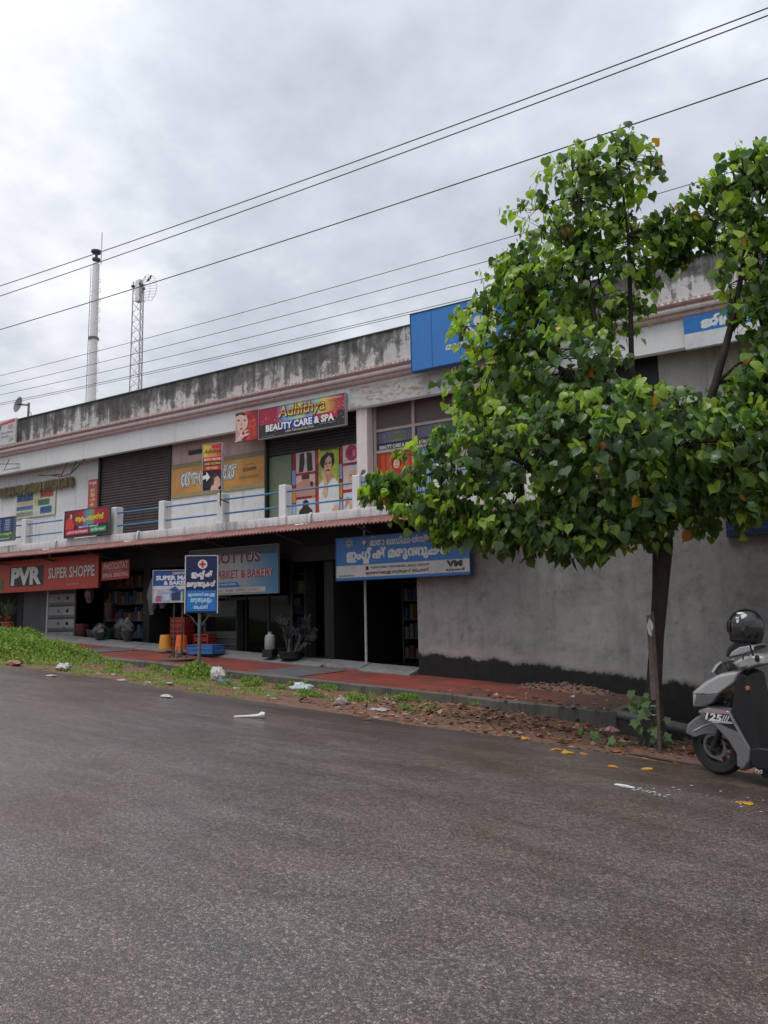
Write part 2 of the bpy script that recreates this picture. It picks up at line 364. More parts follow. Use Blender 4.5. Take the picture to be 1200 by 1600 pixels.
def damp_wall():
    """grey rendered wall with a black damp band low down; its upper edge falls with the street"""
    t = NT('damp_grey_render'); v = t.coord(); s3 = t.n('ShaderNodeSeparateXYZ'); t.l(v, s3.inputs[0])
    a = t.noise(v, 1.1, 7, 0.65, 0.4); b = t.noise(v, 7, 6, 0.7); f = t.noise(v, 60, 3, 0.6); wig = t.noise(t.coord(scale=(1.0, 1, 0.4)), 0.9, 4, 0.6); st = t.noise(t.coord(scale=(3.5, 3.5, 0.35)), 1.4, 5, 0.6)
    c = t.ramp(t.math('MULTIPLY_ADD', a, 0.6, t.math('MULTIPLY', b, 0.4)), [(0.30, (0.16, 0.155, 0.152)), (0.5, (0.27, 0.262, 0.256)), (0.70, (0.37, 0.357, 0.348))])
    c = t.mix(t.ramp(b, [(0.28, 0.55), (0.42, 0.0)]), c, (0.12, 0.118, 0.115))
    c = t.mix(t.math('MULTIPLY', t.ramp(st, [(0.5, 0.0), (0.7, 1.0)]), 0.4), c, (0.13, 0.125, 0.12))
    ck = t.n('ShaderNodeTexVoronoi', feature='DISTANCE_TO_EDGE'); ck.inputs['Scale'].default_value = 0.55; wv = t.n('ShaderNodeTexNoise'); wv.inputs['Scale'].default_value = 3.0; wv.inputs['Detail'].default_value = 5; t.l(v, wv.inputs['Vector']); wa = t.n('ShaderNodeVectorMath', operation='MULTIPLY_ADD'); wa.inputs[1].default_value = (0.35, 0.35, 0.35); t.l(wv.outputs['Color'], wa.inputs[0]); t.l(v, wa.inputs[2]); t.l(wa.outputs[0], ck.inputs['Vector'])
    c = t.mix(t.math('MULTIPLY', t.ramp(ck.outputs['Distance'], [(0.0, 1.0), (0.004, 0.0)]), t.ramp(a, [(0.50, 0.0), (0.65, 0.35)])), c, (0.07, 0.068, 0.066))      # hairline cracks
    # height above the sloping edge of the damp
    h = t.math('ADD', s3.outputs[2], t.math('MULTIPLY_ADD', s3.outputs[0], 0.098, 0.02))
    h = t.math('ADD', h, t.math('MULTIPLY_ADD', wig, -0.42, 0.21)); h = t.math('ADD', h, t.math('MULTIPLY_ADD', b, -0.22, 0.11))
    c = t.mix(t.ramp(h, [(0.03, 0.7), (0.34, 0.0)]), c, t.ramp(a, [(0.35, (0.26, 0.24, 0.225)), (0.6, (0.40, 0.36, 0.325))]))      # pale salt bloom fringe
    c = t.mix(t.ramp(h, [(0.0, 0.55), (0.11, 0.0)]), c, (0.10, 0.10, 0.10))
    c = t.mix(t.ramp(h, [(-0.06, 1.0), (-0.01, 0.8), (0.05, 0.0)]), c, t.ramp(b, [(0.3, (0.006, 0.006, 0.006)), (0.7, (0.018, 0.017, 0.017))]))
    t.base(c); t.rough(0.88); t.bump(t.math('ADD', t.math('MULTIPLY', b, 0.7), t.math('MULTIPLY', f, 0.4)), 0.45, 0.01); return t.m
def pavers():
    t = NT('red_paver_tiles'); v = t.coord()
    br = t.n('ShaderNodeTexBrick'); br.inputs['Scale'].default_value = 5.0; br.inputs['Mortar Size'].default_value = 0.03; br.inputs['Color1'].default_value = (0.36, 0.055, 0.035, 1); br.inputs['Color2'].default_value = (0.27, 0.04, 0.028, 1); br.inputs['Mortar'].default_value = (0.09, 0.03, 0.022, 1)
    t.l(v, br.inputs['Vector']); a = t.noise(v, 1.6, 6, 0.65); b = t.noise(v, 20, 4, 0.6)
    c = t.mix(t.ramp(a, [(0.40, 0.0), (0.64, 0.85)]), br.outputs[0], (0.085, 0.040, 0.032)); c = t.mix(t.ramp(b, [(0.55, 0.0), (0.75, 0.5)]), c, (0.10, 0.06, 0.05)); sx_ = t.n('ShaderNodeSeparateXYZ'); t.l(v, sx_.inputs[0])
    c = t.mix(t.ramp(t.math('ADD', t.math('MULTIPLY_ADD', sx_.outputs[0], 0.22, 1.25), t.math('MULTIPLY', t.math('ADD', a, b), 0.55)), [(0.55, 0.0), (1.05, 0.85)]), c, (0.060, 0.042, 0.034))      # packed dirt under the tree
    t.base(c); t.rough(0.6); t.bump(t.math('ADD', br.outputs['Fac'], b), 0.3, 0.004); return t.m
def fascia_mat():
    t = NT('white_limewash'); v = t.coord(); a = t.noise(v, 0.8, 5, 0.6); st = t.noise(t.coord(scale=(4, 4, 0.4)), 1.2, 5, 0.65); b = t.noise(v, 18, 4)
    c = t.ramp(a, [(0.3, (0.66, 0.66, 0.665)), (0.7, (0.78, 0.78, 0.78))]); c = t.mix(t.math('MULTIPLY', t.ramp(st, [(0.55, 0.0), (0.78, 1.0)]), 0.35), c, (0.33, 0.31, 0.29)); c = t.mix(t.ramp(b, [(0.66, 0.0), (0.8, 0.25)]), c, (0.3, 0.28, 0.26))
    t.base(c); t.rough(0.75); t.bump(b, 0.15, 0.004); return t.m
def flaking():
    t = NT('flaking_rusty_plaster'); v = t.coord(); a = t.noise(v, 5, 7, 0.7, 1.2); b = t.noise(t.coord(scale=(1, 1, 3.0)), 4, 6, 0.65, 0.8)
    c = t.ramp(a, [(0.3, (0.42, 0.40, 0.37)), (0.55, (0.60, 0.585, 0.56))]); c = t.mix(t.ramp(b, [(0.50, 0.0), (0.60, 0.85)]), c, (0.36, 0.24, 0.14)); c = t.mix(t.ramp(a, [(0.66, 0.0), (0.72, 0.8)]), c, (0.14, 0.12, 0.11))
    t.base(c); t.rough(0.85); t.bump(a, 0.6, 0.01); return t.m
def rusty(c1, c2, scale=5, rough=0.7, metal=0.0):
    t = NT('weathered_metal'); v = t.coord(); a = t.noise(v, scale, 7, 0.7, 0.4); b = t.noise(v, scale*10, 4)
    t.base(t.ramp(t.math('MULTIPLY_ADD', b, 0.35, t.math('MULTIPLY', a, 0.65)), [(0.38, c1), (0.62, c2)])); t.rough(rough); t.p.inputs['Metallic'].default_value = metal; t.bump(b, 0.25, 0.003); return t.m
def glass(c=(0.02, 0.022, 0.024), rough=0.06):
    t = NT('dark_glass'); t.base((0.006, 0.006, 0.007)); t.rough(rough); t.p.inputs['Specular IOR Level'].default_value = 0.25; return t.m

M_ASPH, M_SOIL, M_PAVE = asphalt(), soil(), pavers()
M_PARA, M_WALL, M_FASC, M_FLAKE = parapet_mat(), damp_wall(), fascia_mat(), flaking()
M_KERB = concrete('kerb_concrete', (0.060, 0.055, 0.045), (0.145, 0.132, 0.112), 4, 0.7)
M_APRON = concrete('cement_apron', (0.14, 0.14, 0.143), (0.27, 0.27, 0.273), 2.5, 0.5, 0.2, 0.5)
M_SLABW = concrete('whitewashed_concrete', (0.48, 0.455, 0.44), (0.74, 0.725, 0.71), 2.2, 0.75)
M_POST = concrete('white_post_paint', (0.64, 0.635, 0.635), (0.80, 0.795, 0.795), 2.0, 0.35, 0.15)
M_PINK = concrete('dusty_pink_paint', (0.44, 0.30, 0.285), (0.58, 0.42, 0.40), 1.6, 0.3, 0.15)
M_PINKTRIM = concrete('pink_moulding_paint', (0.54, 0.37, 0.35), (0.70, 0.52, 0.50), 2.0, 0.45, 0.15)
M_PALETRIM = concrete('pale_moulding_paint', (0.66, 0.56, 0.55), (0.80, 0.73, 0.72), 2.0, 0.3, 0.15)
M_UPWALL = concrete('white_wall_paint', (0.58, 0.57, 0.57), (0.76, 0.745, 0.74), 1.2, 0.35, 0.12)
M_BEIGE = concrete('beige_wall_paint', (0.34, 0.31, 0.29), (0.46, 0.43, 0.40), 1.5, 0.4, 0.15)
M_DARKC = concrete('sooty_concrete', (0.05, 0.05, 0.052), (0.11, 0.108, 0.105), 2.5, 0.5)
M_INT = concrete('painted_shop_shade', (0.014, 0.013, 0.014), (0.028, 0.027, 0.028), 2.0, 0.3)  # deep shade inside the shops, put into the base colour
M_SHUT = rusty((0.040, 0.026, 0.024), (0.085, 0.058, 0.055), 4, 0.5)
M_SHUTB = rusty((0.012, 0.010, 0.011), (0.030, 0.025, 0.026), 4, 0.5)
M_AWN = rusty((0.15, 0.055, 0.045), (0.36, 0.17, 0.145), 3, 0.7)
M_STEEL = rusty((0.10, 0.095, 0.09), (0.24, 0.235, 0.23), 9, 0.5, 0.5)
M_RUST = rusty((0.045, 0.03, 0.025), (0.13, 0.085, 0.065), 9, 0.8)
M_BLUEBAR = plain((0.05, 0.20, 0.43), 0.4, 0, 0.3, 14)
M_BLACK = plain((0.012, 0.012, 0.013), 0.5, 0, 0.2, 8)
M_DGLASS = glass()
M_WHITEPVC = plain((0.62, 0.62, 0.62), 0.4, 0, 0.3, 9)

# ------------------------------------------------------------------ ground, road, pavement
def zr(x): return -0.134 - 0.073*max(-70, min(70, x))       # road climbs to the left
def zk(x): return zs(x) - 0.13 - max(0, (min(x, -2.5)+5)*0.035)        # soil at the foot of the kerb
def zs(x): return -0.18 - 0.063*max(-70, min(70, x))        # pavement
def zg(x, y):
    if y <= 7.6: z = zr(x)-0.04
    elif y < 10.95:
        t = (y-7.6)/3.35; z = (zr(x)-0.035)*(1-t)+zk(x)*t
        z += 0.05*noise.noise(Vector((x*1.3, y*1.3, 0)))*min(1, (y-7.6)*2) + 0.02*noise.noise(Vector((x*5, y*5, 3)))
        if x < -11.9 and y > 8.2:      # grassy bank on the left
            z += 0.20*min(1, (-11.9-x)/2.5)*min(1, (y-8.2)/1.2)*min(1, (10.95-y)/0.5)
    else: z = zk(x)
    if x > -2.9 and y > 10.05: z = min(z, -0.85)
    return z
xs = [-300, -160, -90, -60, -45, -36] + [-30+0.25*i for i in range(148)] + [10, 20, 40, 80, 160, 300]
xs = sorted(set(xs + [-2.95, -2.88])); ys = sorted(set([-300, -120, -60, -25, -10, 0, 5, 7] + [7.2+0.2*i for i in range(19)] + [10.02, 10.1, 11.02, 13.3, 18, 27, 45, 90, 160, 300]))
g = MB(); g.add([(x, y, zg(x, y)) for y in ys for x in xs], [(j*len(xs)+i, j*len(xs)+i+1, (j+1)*len(xs)+i+1, (j+1)*len(xs)+i) for j in range(len(ys)-1) for i in range(len(xs)-1)])
structure(g.build('ground', M_SOIL, smooth=60))
rd = MB(); xr = [-90+0.3*i for i in range(467)]
def redge(x): return 7.8 + 0.10*noise.noise(Vector((x*0.8, 0, 5))) + 0.06*noise.noise(Vector((x*3.1, 0, 9)))
row = []
for x in xr:
    row += [(x, -14, zr(x)), (x, 0, zr(x)+0.02), (x, 6.5, zr(x)), (x, redge(x)-0.08, zr(x)-0.004), (x, redge(x), zr(x)-0.025), (x, redge(x)+0.01, zr(x)-0.09)]
rd.add(row, [(i*6+j, (i+1)*6+j, (i+1)*6+j+1, i*6+j+1) for i in range(len(xr)-1) for j in range(5)])
structure(rd.build('road', M_ASPH, smooth=50))
pv = MB(); XP = [-32+0.5*i for i in range(59)]; XP[-1] = -2.97
pv.add([(x, y, zs(x)+d) for x in XP for y, d in ((11.03, 0), (13.5, 0.0), (13.5, -0.5), (11.03, -0.5))], [(i*4+j, i*4+(j+1) % 4, (i+1)*4+(j+1) % 4, (i+1)*4+j) for i in range(len(XP)-1) for j in range(4)] + [(0, 1, 2, 3), (len(XP)*4-1, len(XP)*4-2, len(XP)*4-3, len(XP)*4-4)])
structure(pv.build('pavement', M_PAVE))
kb = MB(); prng = random.Random(3)
kr = []
for x in XP:
    j = prng.uniform(-0.012, 0.012); kr += [(x, 10.88+j, zk(x)-0.3), (x, 10.90+j, zs(x)-0.01+j), (x, 10.93, zs(x)+0.012), (x, 11.026, zs(x)+0.012), (x, 11.026, zk(x)-0.3)]
kb.add(kr, [(i*5+j, i*5+(j+1) % 5, (i+1)*5+(j+1) % 5, (i+1)*5+j) for i in range(len(XP)-1) for j in range(5)] + [(0, 1, 2, 3, 4), tuple(range(len(XP)*5-5, len(XP)*5))[::-1]])
kb.box(-2.972, -2.86, 10.885, 13.19, -0.9, zs(-2.95)+0.013)
structure(kb.build('kerb', M_KERB, smooth=40))
# dark cement drain covers let into the pavement, cement aprons in front of the shops
def ramp_slab(name, x0, x1, y0, y1, d0, d1, mat, th=0.14):
    b = MB(); b.hexa([(x0, y0, zs(x0)+d0-th), (x1, y0, zs(x1)+d0-th), (x1, y1, zs(x1)+d0-th), (x0, y1, zs(x0)+d0-th), (x0, y0, zs(x0)+d0), (x1, y0, zs(x1)+d0), (x1, y1, zs(x1)+d1), (x0, y1, zs(x0)+d1)])
    return structure(b.build(name, mat, bevel=0.008))
M_DSLAB = concrete('dark_cement', (0.055, 0.056, 0.06), (0.12, 0.12, 0.125), 3, 0.4)
ramp_slab('drain_cover_slab', -9.55, -8.45, 10.99, 12.6, 0.016, 0.02, M_DSLAB)
ramp_slab('drain_cover_slab', -15.1, -14.3, 10.99, 12.6, 0.016, 0.02, M_DSLAB)
ramp_slab('shop_apron', -19.3, -14.75, 12.85, 13.35, 0.03, 0.13, M_APRON)
ramp_slab('shop_apron', -14.72, -9.25, 12.85, 13.35, 0.03, 0.13, M_APRON)
ramp_slab('shop_apron', -9.23, -8.35, 12.95, 13.35, 0.05, 0.14, M_APRON)
ramp_slab('shop_apron', -8.33, -7.18, 12.85, 13.35, 0.03, 0.13, M_APRON)
ramp_slab('shop_apron', -27, -19.33, 12.5, 13.35, 0.03, 0.13, M_APRON)

# ------------------------------------------------------------------ the shop building
XL, XR = -27.0, 6.0
bld = empty('shop_building', (XL, 13.6, 0), 0, 'long two-storey shop building with mouldy parapet, white fascia and blue-railed balcony', 'building')
def part(mb, name, mats, parent=bld, **k):
    o = mb.build(name, mats, None, **k); o.parent = parent; o.matrix_parent_inverse = Matrix.Translation((-XL, -13.6, 0)) if parent is bld else Matrix.Identity(4)
    return o
def P(name, mats, boxes, **k):
    b = MB()
    for q in boxes: b.box(*q)
    return part(b, name, mats, **k)
P('parapet', M_PARA, [(XL, XR, 13.70, 13.86, 6.66, 7.49)], bevel=0.01)
P('parapet_coping', M_DARKC, [(XL, XR, 13.675, 13.90, 7.491, 7.515)])
cor = MB(); cor.extr_x([(13.70, 6.655), (13.42, 6.655), (13.40, 6.62), (13.42, 6.60), (13.48, 6.585), (13.48, 6.56), (13.70, 6.56)], XL, XR); part(cor, 'cornice', M_PINKTRIM, smooth=30)
cor = MB(); cor.extr_x([(13.70, 6.558), (13.47, 6.558), (13.44, 6.52), (13.455, 6.485), (13.50, 6.47), (13.70, 6.47)], XL, XR); part(cor, 'cornice', M_PALETRIM, smooth=30)
cor = MB(); cor.extr_x([(13.70, 6.468), (13.52, 6.468), (13.50, 6.44), (13.52, 6.405), (13.57, 6.385), (13.70, 6.385)], XL, XR); part(cor, 'cornice', M_PINKTRIM, smooth=30)
dn = MB()
for i in range(330): dn.box(XL+i*0.1+0.01, XL+i*0.1+0.06+0.02*((i*7) % 3)/2, 13.385, 13.41, 6.655, 6.668)
tag(part(dn, 'chipped_cornice_edge', plain((0.6, 0.58, 0.56), 0.7)), kind='stuff')
P('fascia', M_FASC, [(XL, XR, 13.60, 13.74, 5.87, 6.384)], bevel=0.006)
P('fascia_patch', M_FLAKE, [(-8.93, -6.95, 13.592, 13.6, 5.885, 6.33)])
P('eave_soffit', M_PINK, [(XL, XR, 13.74, 13.95, 6.02, 6.14)])
P('roof_slab', M_DARKC, [(XL, XR, 13.86, 26.0, 6.55, 6.72)])
P('rear_wall', M_BEIGE, [(XL, XR, 25.8, 26.0, -1, 6.55)])
P('end_wall', M_BEIGE, [(XL, XL+0.2, 14.151, 25.8, -1, 6.55)]); P('end_wall', M_BEIGE, [(XR-0.2, XR, 14.151, 25.8, -1, 6.55)])
# upper storey front, in bays
P('upper_wall', M_UPWALL, [(XL, -17.508, 13.950, 14.150, 3.52, 6.02)]); P('upper_wall', M_PINK, [(-14.699, -11.572, 13.950, 14.150, 5.385, 6.02)]); P('upper_wall', M_UPWALL, [(-14.699, -11.572, 13.950, 14.150, 3.52, 5.384)])
P('vent_grille', M_BLACK, [(-14.09, -13.622, 13.930, 13.950, 5.572, 5.685)])
P('upper_column', M_PALETRIM, [(-8.819, -8.548, 13.670, 14.150, 3.52, 6.02)], bevel=0.01)
P('upper_wall', M_BEIGE, [(-2.547, XR-0.2, 13.950, 14.150, 3.52, 6.02)]); P('upper_wall', M_BEIGE, [(-6.554, -3.698, 13.950, 14.150, 5.329, 6.02)]); P('upper_wall', M_BEIGE, [(-6.554, -6.273, 13.950, 14.150, 3.52, 5.329)])
P('upper_floor_slab', M_DARKC, [(XL, XR, 13.955, 25.8, 3.38, 3.52)])
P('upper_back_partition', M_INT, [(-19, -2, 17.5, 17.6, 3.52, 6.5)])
def shutter(x0, x1, y, z0, z1, mat, pitch=0.075):
    b = MB(); n = int((z1-z0)/pitch); pr = []
    for i in range(n):
        z = z0+i*pitch; pr += [(y, z), (y-0.018, z+pitch*0.28), (y-0.022, z+pitch*0.55), (y-0.012, z+pitch*0.86), (y, z+pitch*0.93)]
    pr.append((y, z0+n*pitch))
    vs = [(x, a, c) for x in (x0, x1) for a, c in pr]; N = len(pr)
    b.add(vs, [(i, i+1, N+i+1, N+i) for i in range(N-1)])
    return part(b, 'rolling_shutter', mat, smooth=35)
s1 = shutter(-17.433, -14.774, 13.98, 3.53, 6.02, M_SHUT)
P('shutter_guide', M_BLACK, [(-17.508, -17.433, 13.910, 14.050, 3.52, 6.02)]); P('shutter_guide', M_BLACK, [(-14.774, -14.699, 13.910, 14.050, 3.52, 6.02)])
s2 = shutter(-11.516, -8.857, 13.98, 5.21, 6.02, M_SHUTB)
P('shutter_guide', M_BLACK, [(-11.572, -11.516, 13.910, 14.050, 3.52, 6.02)]); P('shutter_guide', M_BLACK, [(-8.857, -8.819, 13.910, 14.050, 3.52, 6.02)])
P('green_side_panel', plain((0.17, 0.21, 0.13), 0.6, 0, 0.25, 3), [(-11.516, -10.86, 14.020, 14.100, 3.52, 5.21)])
P('door_recess', M_SHUTB, [(-10.86, -8.857, 14.050, 14.100, 3.52, 5.21)])
# glazed bays right of the column
M_FRAME = plain((0.42, 0.34, 0.31), 0.5, 0, 0.25, 5); M_BRN = plain((0.115, 0.082, 0.078), 0.55, 0, 0.2, 2.5)
def glazed_bay(x0, x1, n, trans=5.385):
    w = (x1-x0)/n; f = MB()
    for i in range(n+1): f.box(x0+i*w-0.035, x0+i*w+0.035, 13.91, 13.99, 3.52, 6.02)
    for z in (3.54, trans-0.47, trans): f.box(x0, x1, 13.915, 13.985, z-0.03, z+0.03)
    fr = part(f, 'window_frame', M_FRAME)
    for i in range(n):
        P('overpanel', M_BRN, [(x0+i*w+0.035, x0+(i+1)*w-0.035, 13.95, 13.97, trans+0.03, 6.02)], parent=fr)
        P('glass_pane', M_DGLASS, [(x0+i*w+0.035, x0+(i+1)*w-0.035, 13.95, 13.96, 3.57, trans-0.50)], parent=fr)
        P('glass_pane', M_DGLASS, [(x0+i*w+0.035, x0+(i+1)*w-0.035, 13.95, 13.96, trans-0.44, trans-0.03)], parent=fr)
glazed_bay(-8.501, -6.591, 2); glazed_bay(-6.235, -3.726, 3)
P('window_jamb', M_BLACK, [(-8.548, -8.534, 13.910, 14.150, 3.52, 6.02)])
P('doorway_shade_panel', M_BLACK, [(-3.698, -2.547, 14.050, 14.100, 3.52, 6.02)])  # black panel stands in for the shade inside the opening
# balcony
P('balcony_slab', M_SLABW, [(XL, XR, 13.02, 13.95, 3.395, 3.575)])
bs = MB(); bs.extr_x([(12.985, 3.577), (12.97, 3.53), (12.985, 3.39), (13.019, 3.39), (13.019, 3.577)], XL, XR); part(bs, 'balcony_edge_beam', M_SLABW, smooth=30)
post_x = [-24.99, -23.13, -21.27, -19.38, -17.6, -15.7, -13.99, -12.1, -10.29, -8.38, -6.53, -4.67, -2.81, -0.96, 0.9, 2.75, 4.62]
for i, x in enumerate(post_x):
    b = MB(); b.box(x-0.15, x+0.03, 13.03, 13.26, 3.575, 4.268); b.hexa([(x-0.15, 13.03, 4.268), (x+0.03, 13.03, 4.268), (x+0.03, 13.26, 4.268), (x-0.15, 13.26, 4.268), (x-0.135, 13.045, 4.285), (x+0.015, 13.045, 4.285), (x+0.015, 13.245, 4.285), (x-0.135, 13.245, 4.285)])
    part(b, 'railing_post', M_POST)
    if i < len(post_x)-1:
        for z in (3.806, 4.133):
            b = MB(); b.tube([(x+0.025, 13.1, z), (post_x[i+1]-0.145, 13.1, z)], 0.021, 8); part(b, 'railing_bar', M_BLUEBAR, smooth=60)
for x in (-17.9, -14.75, -9.53):      # rainwater spouts on the balcony edge
    b = MB(); b.tube([(x, 13.0, 3.575), (x, 12.95, 3.57), (x, 12.93, 3.52), (x, 12.93, 3.37), (x-0.03, 12.91, 3.34), (x-0.28, 12.78, 3.325)], 0.026, 8); part(b, 'rainwater_spout', M_WHITEPVC, smooth=60)
# corrugated awning on steel brackets
aw = MB(); n = int((-4.9+27)/0.0225); rows = []
for i in range(n+1):
    x = XL+i*0.0225; w = 0.020*math.sin(2*math.pi*i/4.0+0.6); sag = 0.014*noise.noise(Vector((x*0.6, 0, 0))); lap = 0.03*noise.noise(Vector((math.floor(x/0.8)*3.3, 1, 0)))
    rows += [(x, 12.96, 3.377+w), (x, 12.66, 3.275+w+sag*0.5), (x, 12.33+lap, 3.166+w+sag)]
aw.add(rows, [(i*3+j, (i+1)*3+j, (i+1)*3+j+1, i*3+j+1) for i in range(n) for j in range(2)])
awo = part(aw, 'corrugated_awning', M_AWN, smooth=70); sm = awo.modifiers.new('sheet', 'SOLIDIFY'); sm.thickness = 0.004
P('awning_rail', M_RUST, [(XL, -4.9, 12.46, 12.50, 3.155, 3.185)]); P('awning_rail', M_RUST, [(XL, -4.9, 12.80, 12.84, 3.265, 3.295)])
for x in range(-26, -5, 2):
    b = MB(); b.tube([(x, 13.6, 2.93), (x, 12.40, 3.13)], 0.02, 6); part(b, 'awning_bracket', M_RUST)
# ground storey
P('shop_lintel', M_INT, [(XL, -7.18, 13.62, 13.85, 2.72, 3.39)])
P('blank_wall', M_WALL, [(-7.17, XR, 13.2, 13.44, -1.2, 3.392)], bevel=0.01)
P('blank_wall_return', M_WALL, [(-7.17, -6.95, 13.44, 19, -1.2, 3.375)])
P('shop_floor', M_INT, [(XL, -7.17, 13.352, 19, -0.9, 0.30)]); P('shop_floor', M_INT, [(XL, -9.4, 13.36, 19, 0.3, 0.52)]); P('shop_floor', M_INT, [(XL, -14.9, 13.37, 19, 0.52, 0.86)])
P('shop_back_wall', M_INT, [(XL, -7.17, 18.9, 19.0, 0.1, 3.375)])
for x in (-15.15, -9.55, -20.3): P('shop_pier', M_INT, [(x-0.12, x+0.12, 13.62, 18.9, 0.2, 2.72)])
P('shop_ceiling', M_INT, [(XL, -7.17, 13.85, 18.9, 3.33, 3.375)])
for x, zb in ((-8.42, 0.37), (-18.62, 0.9)):
    b = MB(); b.tube([(x, 13.3, zb), (x, 13.3, 3.39)], 0.028, 10); part(b, 'awning_post', plain((0.40, 0.40, 0.40), 0.5, 0, 0.35, 10), smooth=60)
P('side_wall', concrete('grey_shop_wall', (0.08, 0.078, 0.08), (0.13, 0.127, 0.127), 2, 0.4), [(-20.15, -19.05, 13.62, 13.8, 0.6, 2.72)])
# dark glazed front of the supermarket
for i, x in enumerate((-12.55, -11.95, -11.28, -10.62)):
    P('shopfront_mullion', M_BLACK, [(x-0.025, x+0.025, 13.7, 13.76, 0.52, 2.72)])
for a, b_ in ((-12.52, -11.98), (-11.92, -11.31), (-11.25, -10.65)):
    P('shopfront_pane', M_DGLASS, [(a, b_, 13.72, 13.73, 0.56, 2.7)])
P('shopfront_rail', M_BLACK, [(-12.55, -10.62, 13.69, 13.77, 0.52, 0.56)])
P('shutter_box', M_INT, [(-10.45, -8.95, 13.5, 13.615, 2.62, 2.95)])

# ------------------------------------------------------------------ signs and posters
def gradient(name, stops, axis=0, rough=0.45, scale=1.0, wob=0.0):
    """flat print whose colours run along the panel"""
    t = NT(name); v = t.coord('Generated'); s3 = t.n('ShaderNodeSeparateXYZ'); t.l(v, s3.inputs[0]); f = s3.outputs[axis]
    if wob: f = t.math('ADD', f, t.math('MULTIPLY_ADD', t.noise(v, 4, 3), wob, -wob/2))
    c = t.ramp(f, stops); c = t.mix(t.ramp(t.noise(t.coord(), 7, 5), [(0.5, 0.0), (0.75, 0.25)]), c, (0.12, 0.11, 0.11))
    t.base(c); t.rough(rough); return t.m
def bokeh(name, base, spots, scale=9):
    t = NT(name); v = t.coord(); c = t.mix(t.ramp(t.noise(v, scale, 3, 0.5), [(0.4, 0.0), (0.65, 1.0)]), base, spots); t.base(c); t.rough(0.45); return t.m
SKIN, SKIN2, HAIR, DHAIR = '#d9a88c', '#c58a6a', '#2a1714', '#160e0e'

# long beauty parlour board on the fascia
adh = Sign('parlour_fascia_sign', 'long rainbow and black beauty parlour board with red-haired face on the fascia', 'sign', (-11.40, 13.50, 5.53), 2.41, 0.70, 0.07, base='#2c2a30', edge='#9a9a9a')
adh.rect(0, 0.45, 0.22, 1, '#a51f3c'); adh.rect(0.22, 0.42, 0.82, 1, gradient('rainbow_print', [(0.22, '#a0305a'), (0.30, '#7a8fd0'), (0.42, '#9cc8b0'), (0.5, '#d8d070'), (0.58, '#8f86c8'), (0.67, '#84c4b4'), (0.76, '#d0cf66'), (0.83, '#d88a3a')], 0))
adh.rect(0.82, 0.5, 1, 1, gradient('sunset_print', [(0.82, '#d09a3c'), (0.9, '#b04a3a'), (1, '#a01c40')], 0))
adh.rect(0.28, 0.16, 0.66, 0.46, '#2347a0'); adh.rect(0.66, 0.3, 0.92, 0.5, '#b3204a')
adh.dots(34, 0.02, 0.05, 0.22, 0.7, '#d8b0b8', 0.014, 2); adh.dots(26, 0.84, 0.1, 0.99, 0.8, '#d8b0a8', 0.016, 5)
adh.text('Adhithya', 0.235, 0.47, 0.79, 0.985, '#30201c', 0.05, 0.15, y=-0.016); adh.text('Adhithya', 0.24, 0.49, 0.785, 0.97, gradient('gold_red_print', [(0, '#d8b43c'), (0.4, '#e8d050'), (0.55, '#c83c3c'), (0.75, '#e0c048')], 2), 0.012, 0.15, y=-0.019)
adh.text('BEAUTY CARE & SPA', 0.09, 0.19, 0.885, 0.425, '#e8e6e4', 0.045, y=-0.022); adh.text('Ladies Tailoring & Dry Wash', 0.33, 0.06, 0.66, 0.15, '#d8cf9a', 0.015, y=-0.024)
adh.text('9946788761', 0.81, 0.87, 0.97, 0.95, '#e0c8c8', 0.0, y=-0.024); adh.text('www.adhithyabeautycare', 0.05, 0.035, 0.2, 0.065, '#b0b0b0', y=-0.024); adh.text('KURUPPAMPADY  PERUMBAVOOR', 0.72, 0.13, 0.9, 0.165, '#b8b8b8', y=-0.024)
adh.done()
face = Sign('parlour_face_panel', 'cut-out panel with red-haired woman touching her chin, left of the beauty parlour board', 'sign', (-12.12, 13.50, 5.55), 0.69, 0.71, 0.05, base='#8c2434')
face.rect(0.0, 0.0, 0.30, 1, '#b99a92'); face.poly([(0.3, 1), (0.62, 1), (0.9, 0.7), (1, 0.35), (0.96, 0), (0.5, 0), (0.55, 0.35), (0.42, 0.62)], bokeh('red_hair_print', lin('#8e1f22'), lin('#d84a2c'), 8))
face.poly([(0.02, 0.98), (0.25, 1.0), (0.5, 0.86), (0.56, 0.62), (0.5, 0.45), (0.38, 0.32), (0.2, 0.30), (0.08, 0.42), (0.05, 0.6), (0.0, 0.7)], '#dcb8a8'); face.poly([(0.0, 1), (0.3, 1), (0.48, 0.9), (0.42, 0.86), (0.2, 0.93), (0, 0.88)], '#5a1a1c')
face.ell(0.14, 0.74, 0.05, '#2b2022', 0.025); face.ell(0.42, 0.70, 0.045, '#2b2022', 0.022); face.poly([(0.26, 0.7), (0.32, 0.55), (0.23, 0.54)], '#c49886'); face.ell(0.28, 0.43, 0.07, '#a01a28', 0.03)
face.poly([(0.0, 0.0), (0.22, 0.03), (0.40, 0.14), (0.60, 0.18), (0.62, 0.24), (0.42, 0.24), (0.60, 0.34), (0.56, 0.38), (0.34, 0.30), (0.38, 0.42), (0.31, 0.43), (0.20, 0.22), (0.06, 0.12)], '#e0c0b0'); face.ell(0.36, 0.27, 0.06, '#b81c28')
face.done()
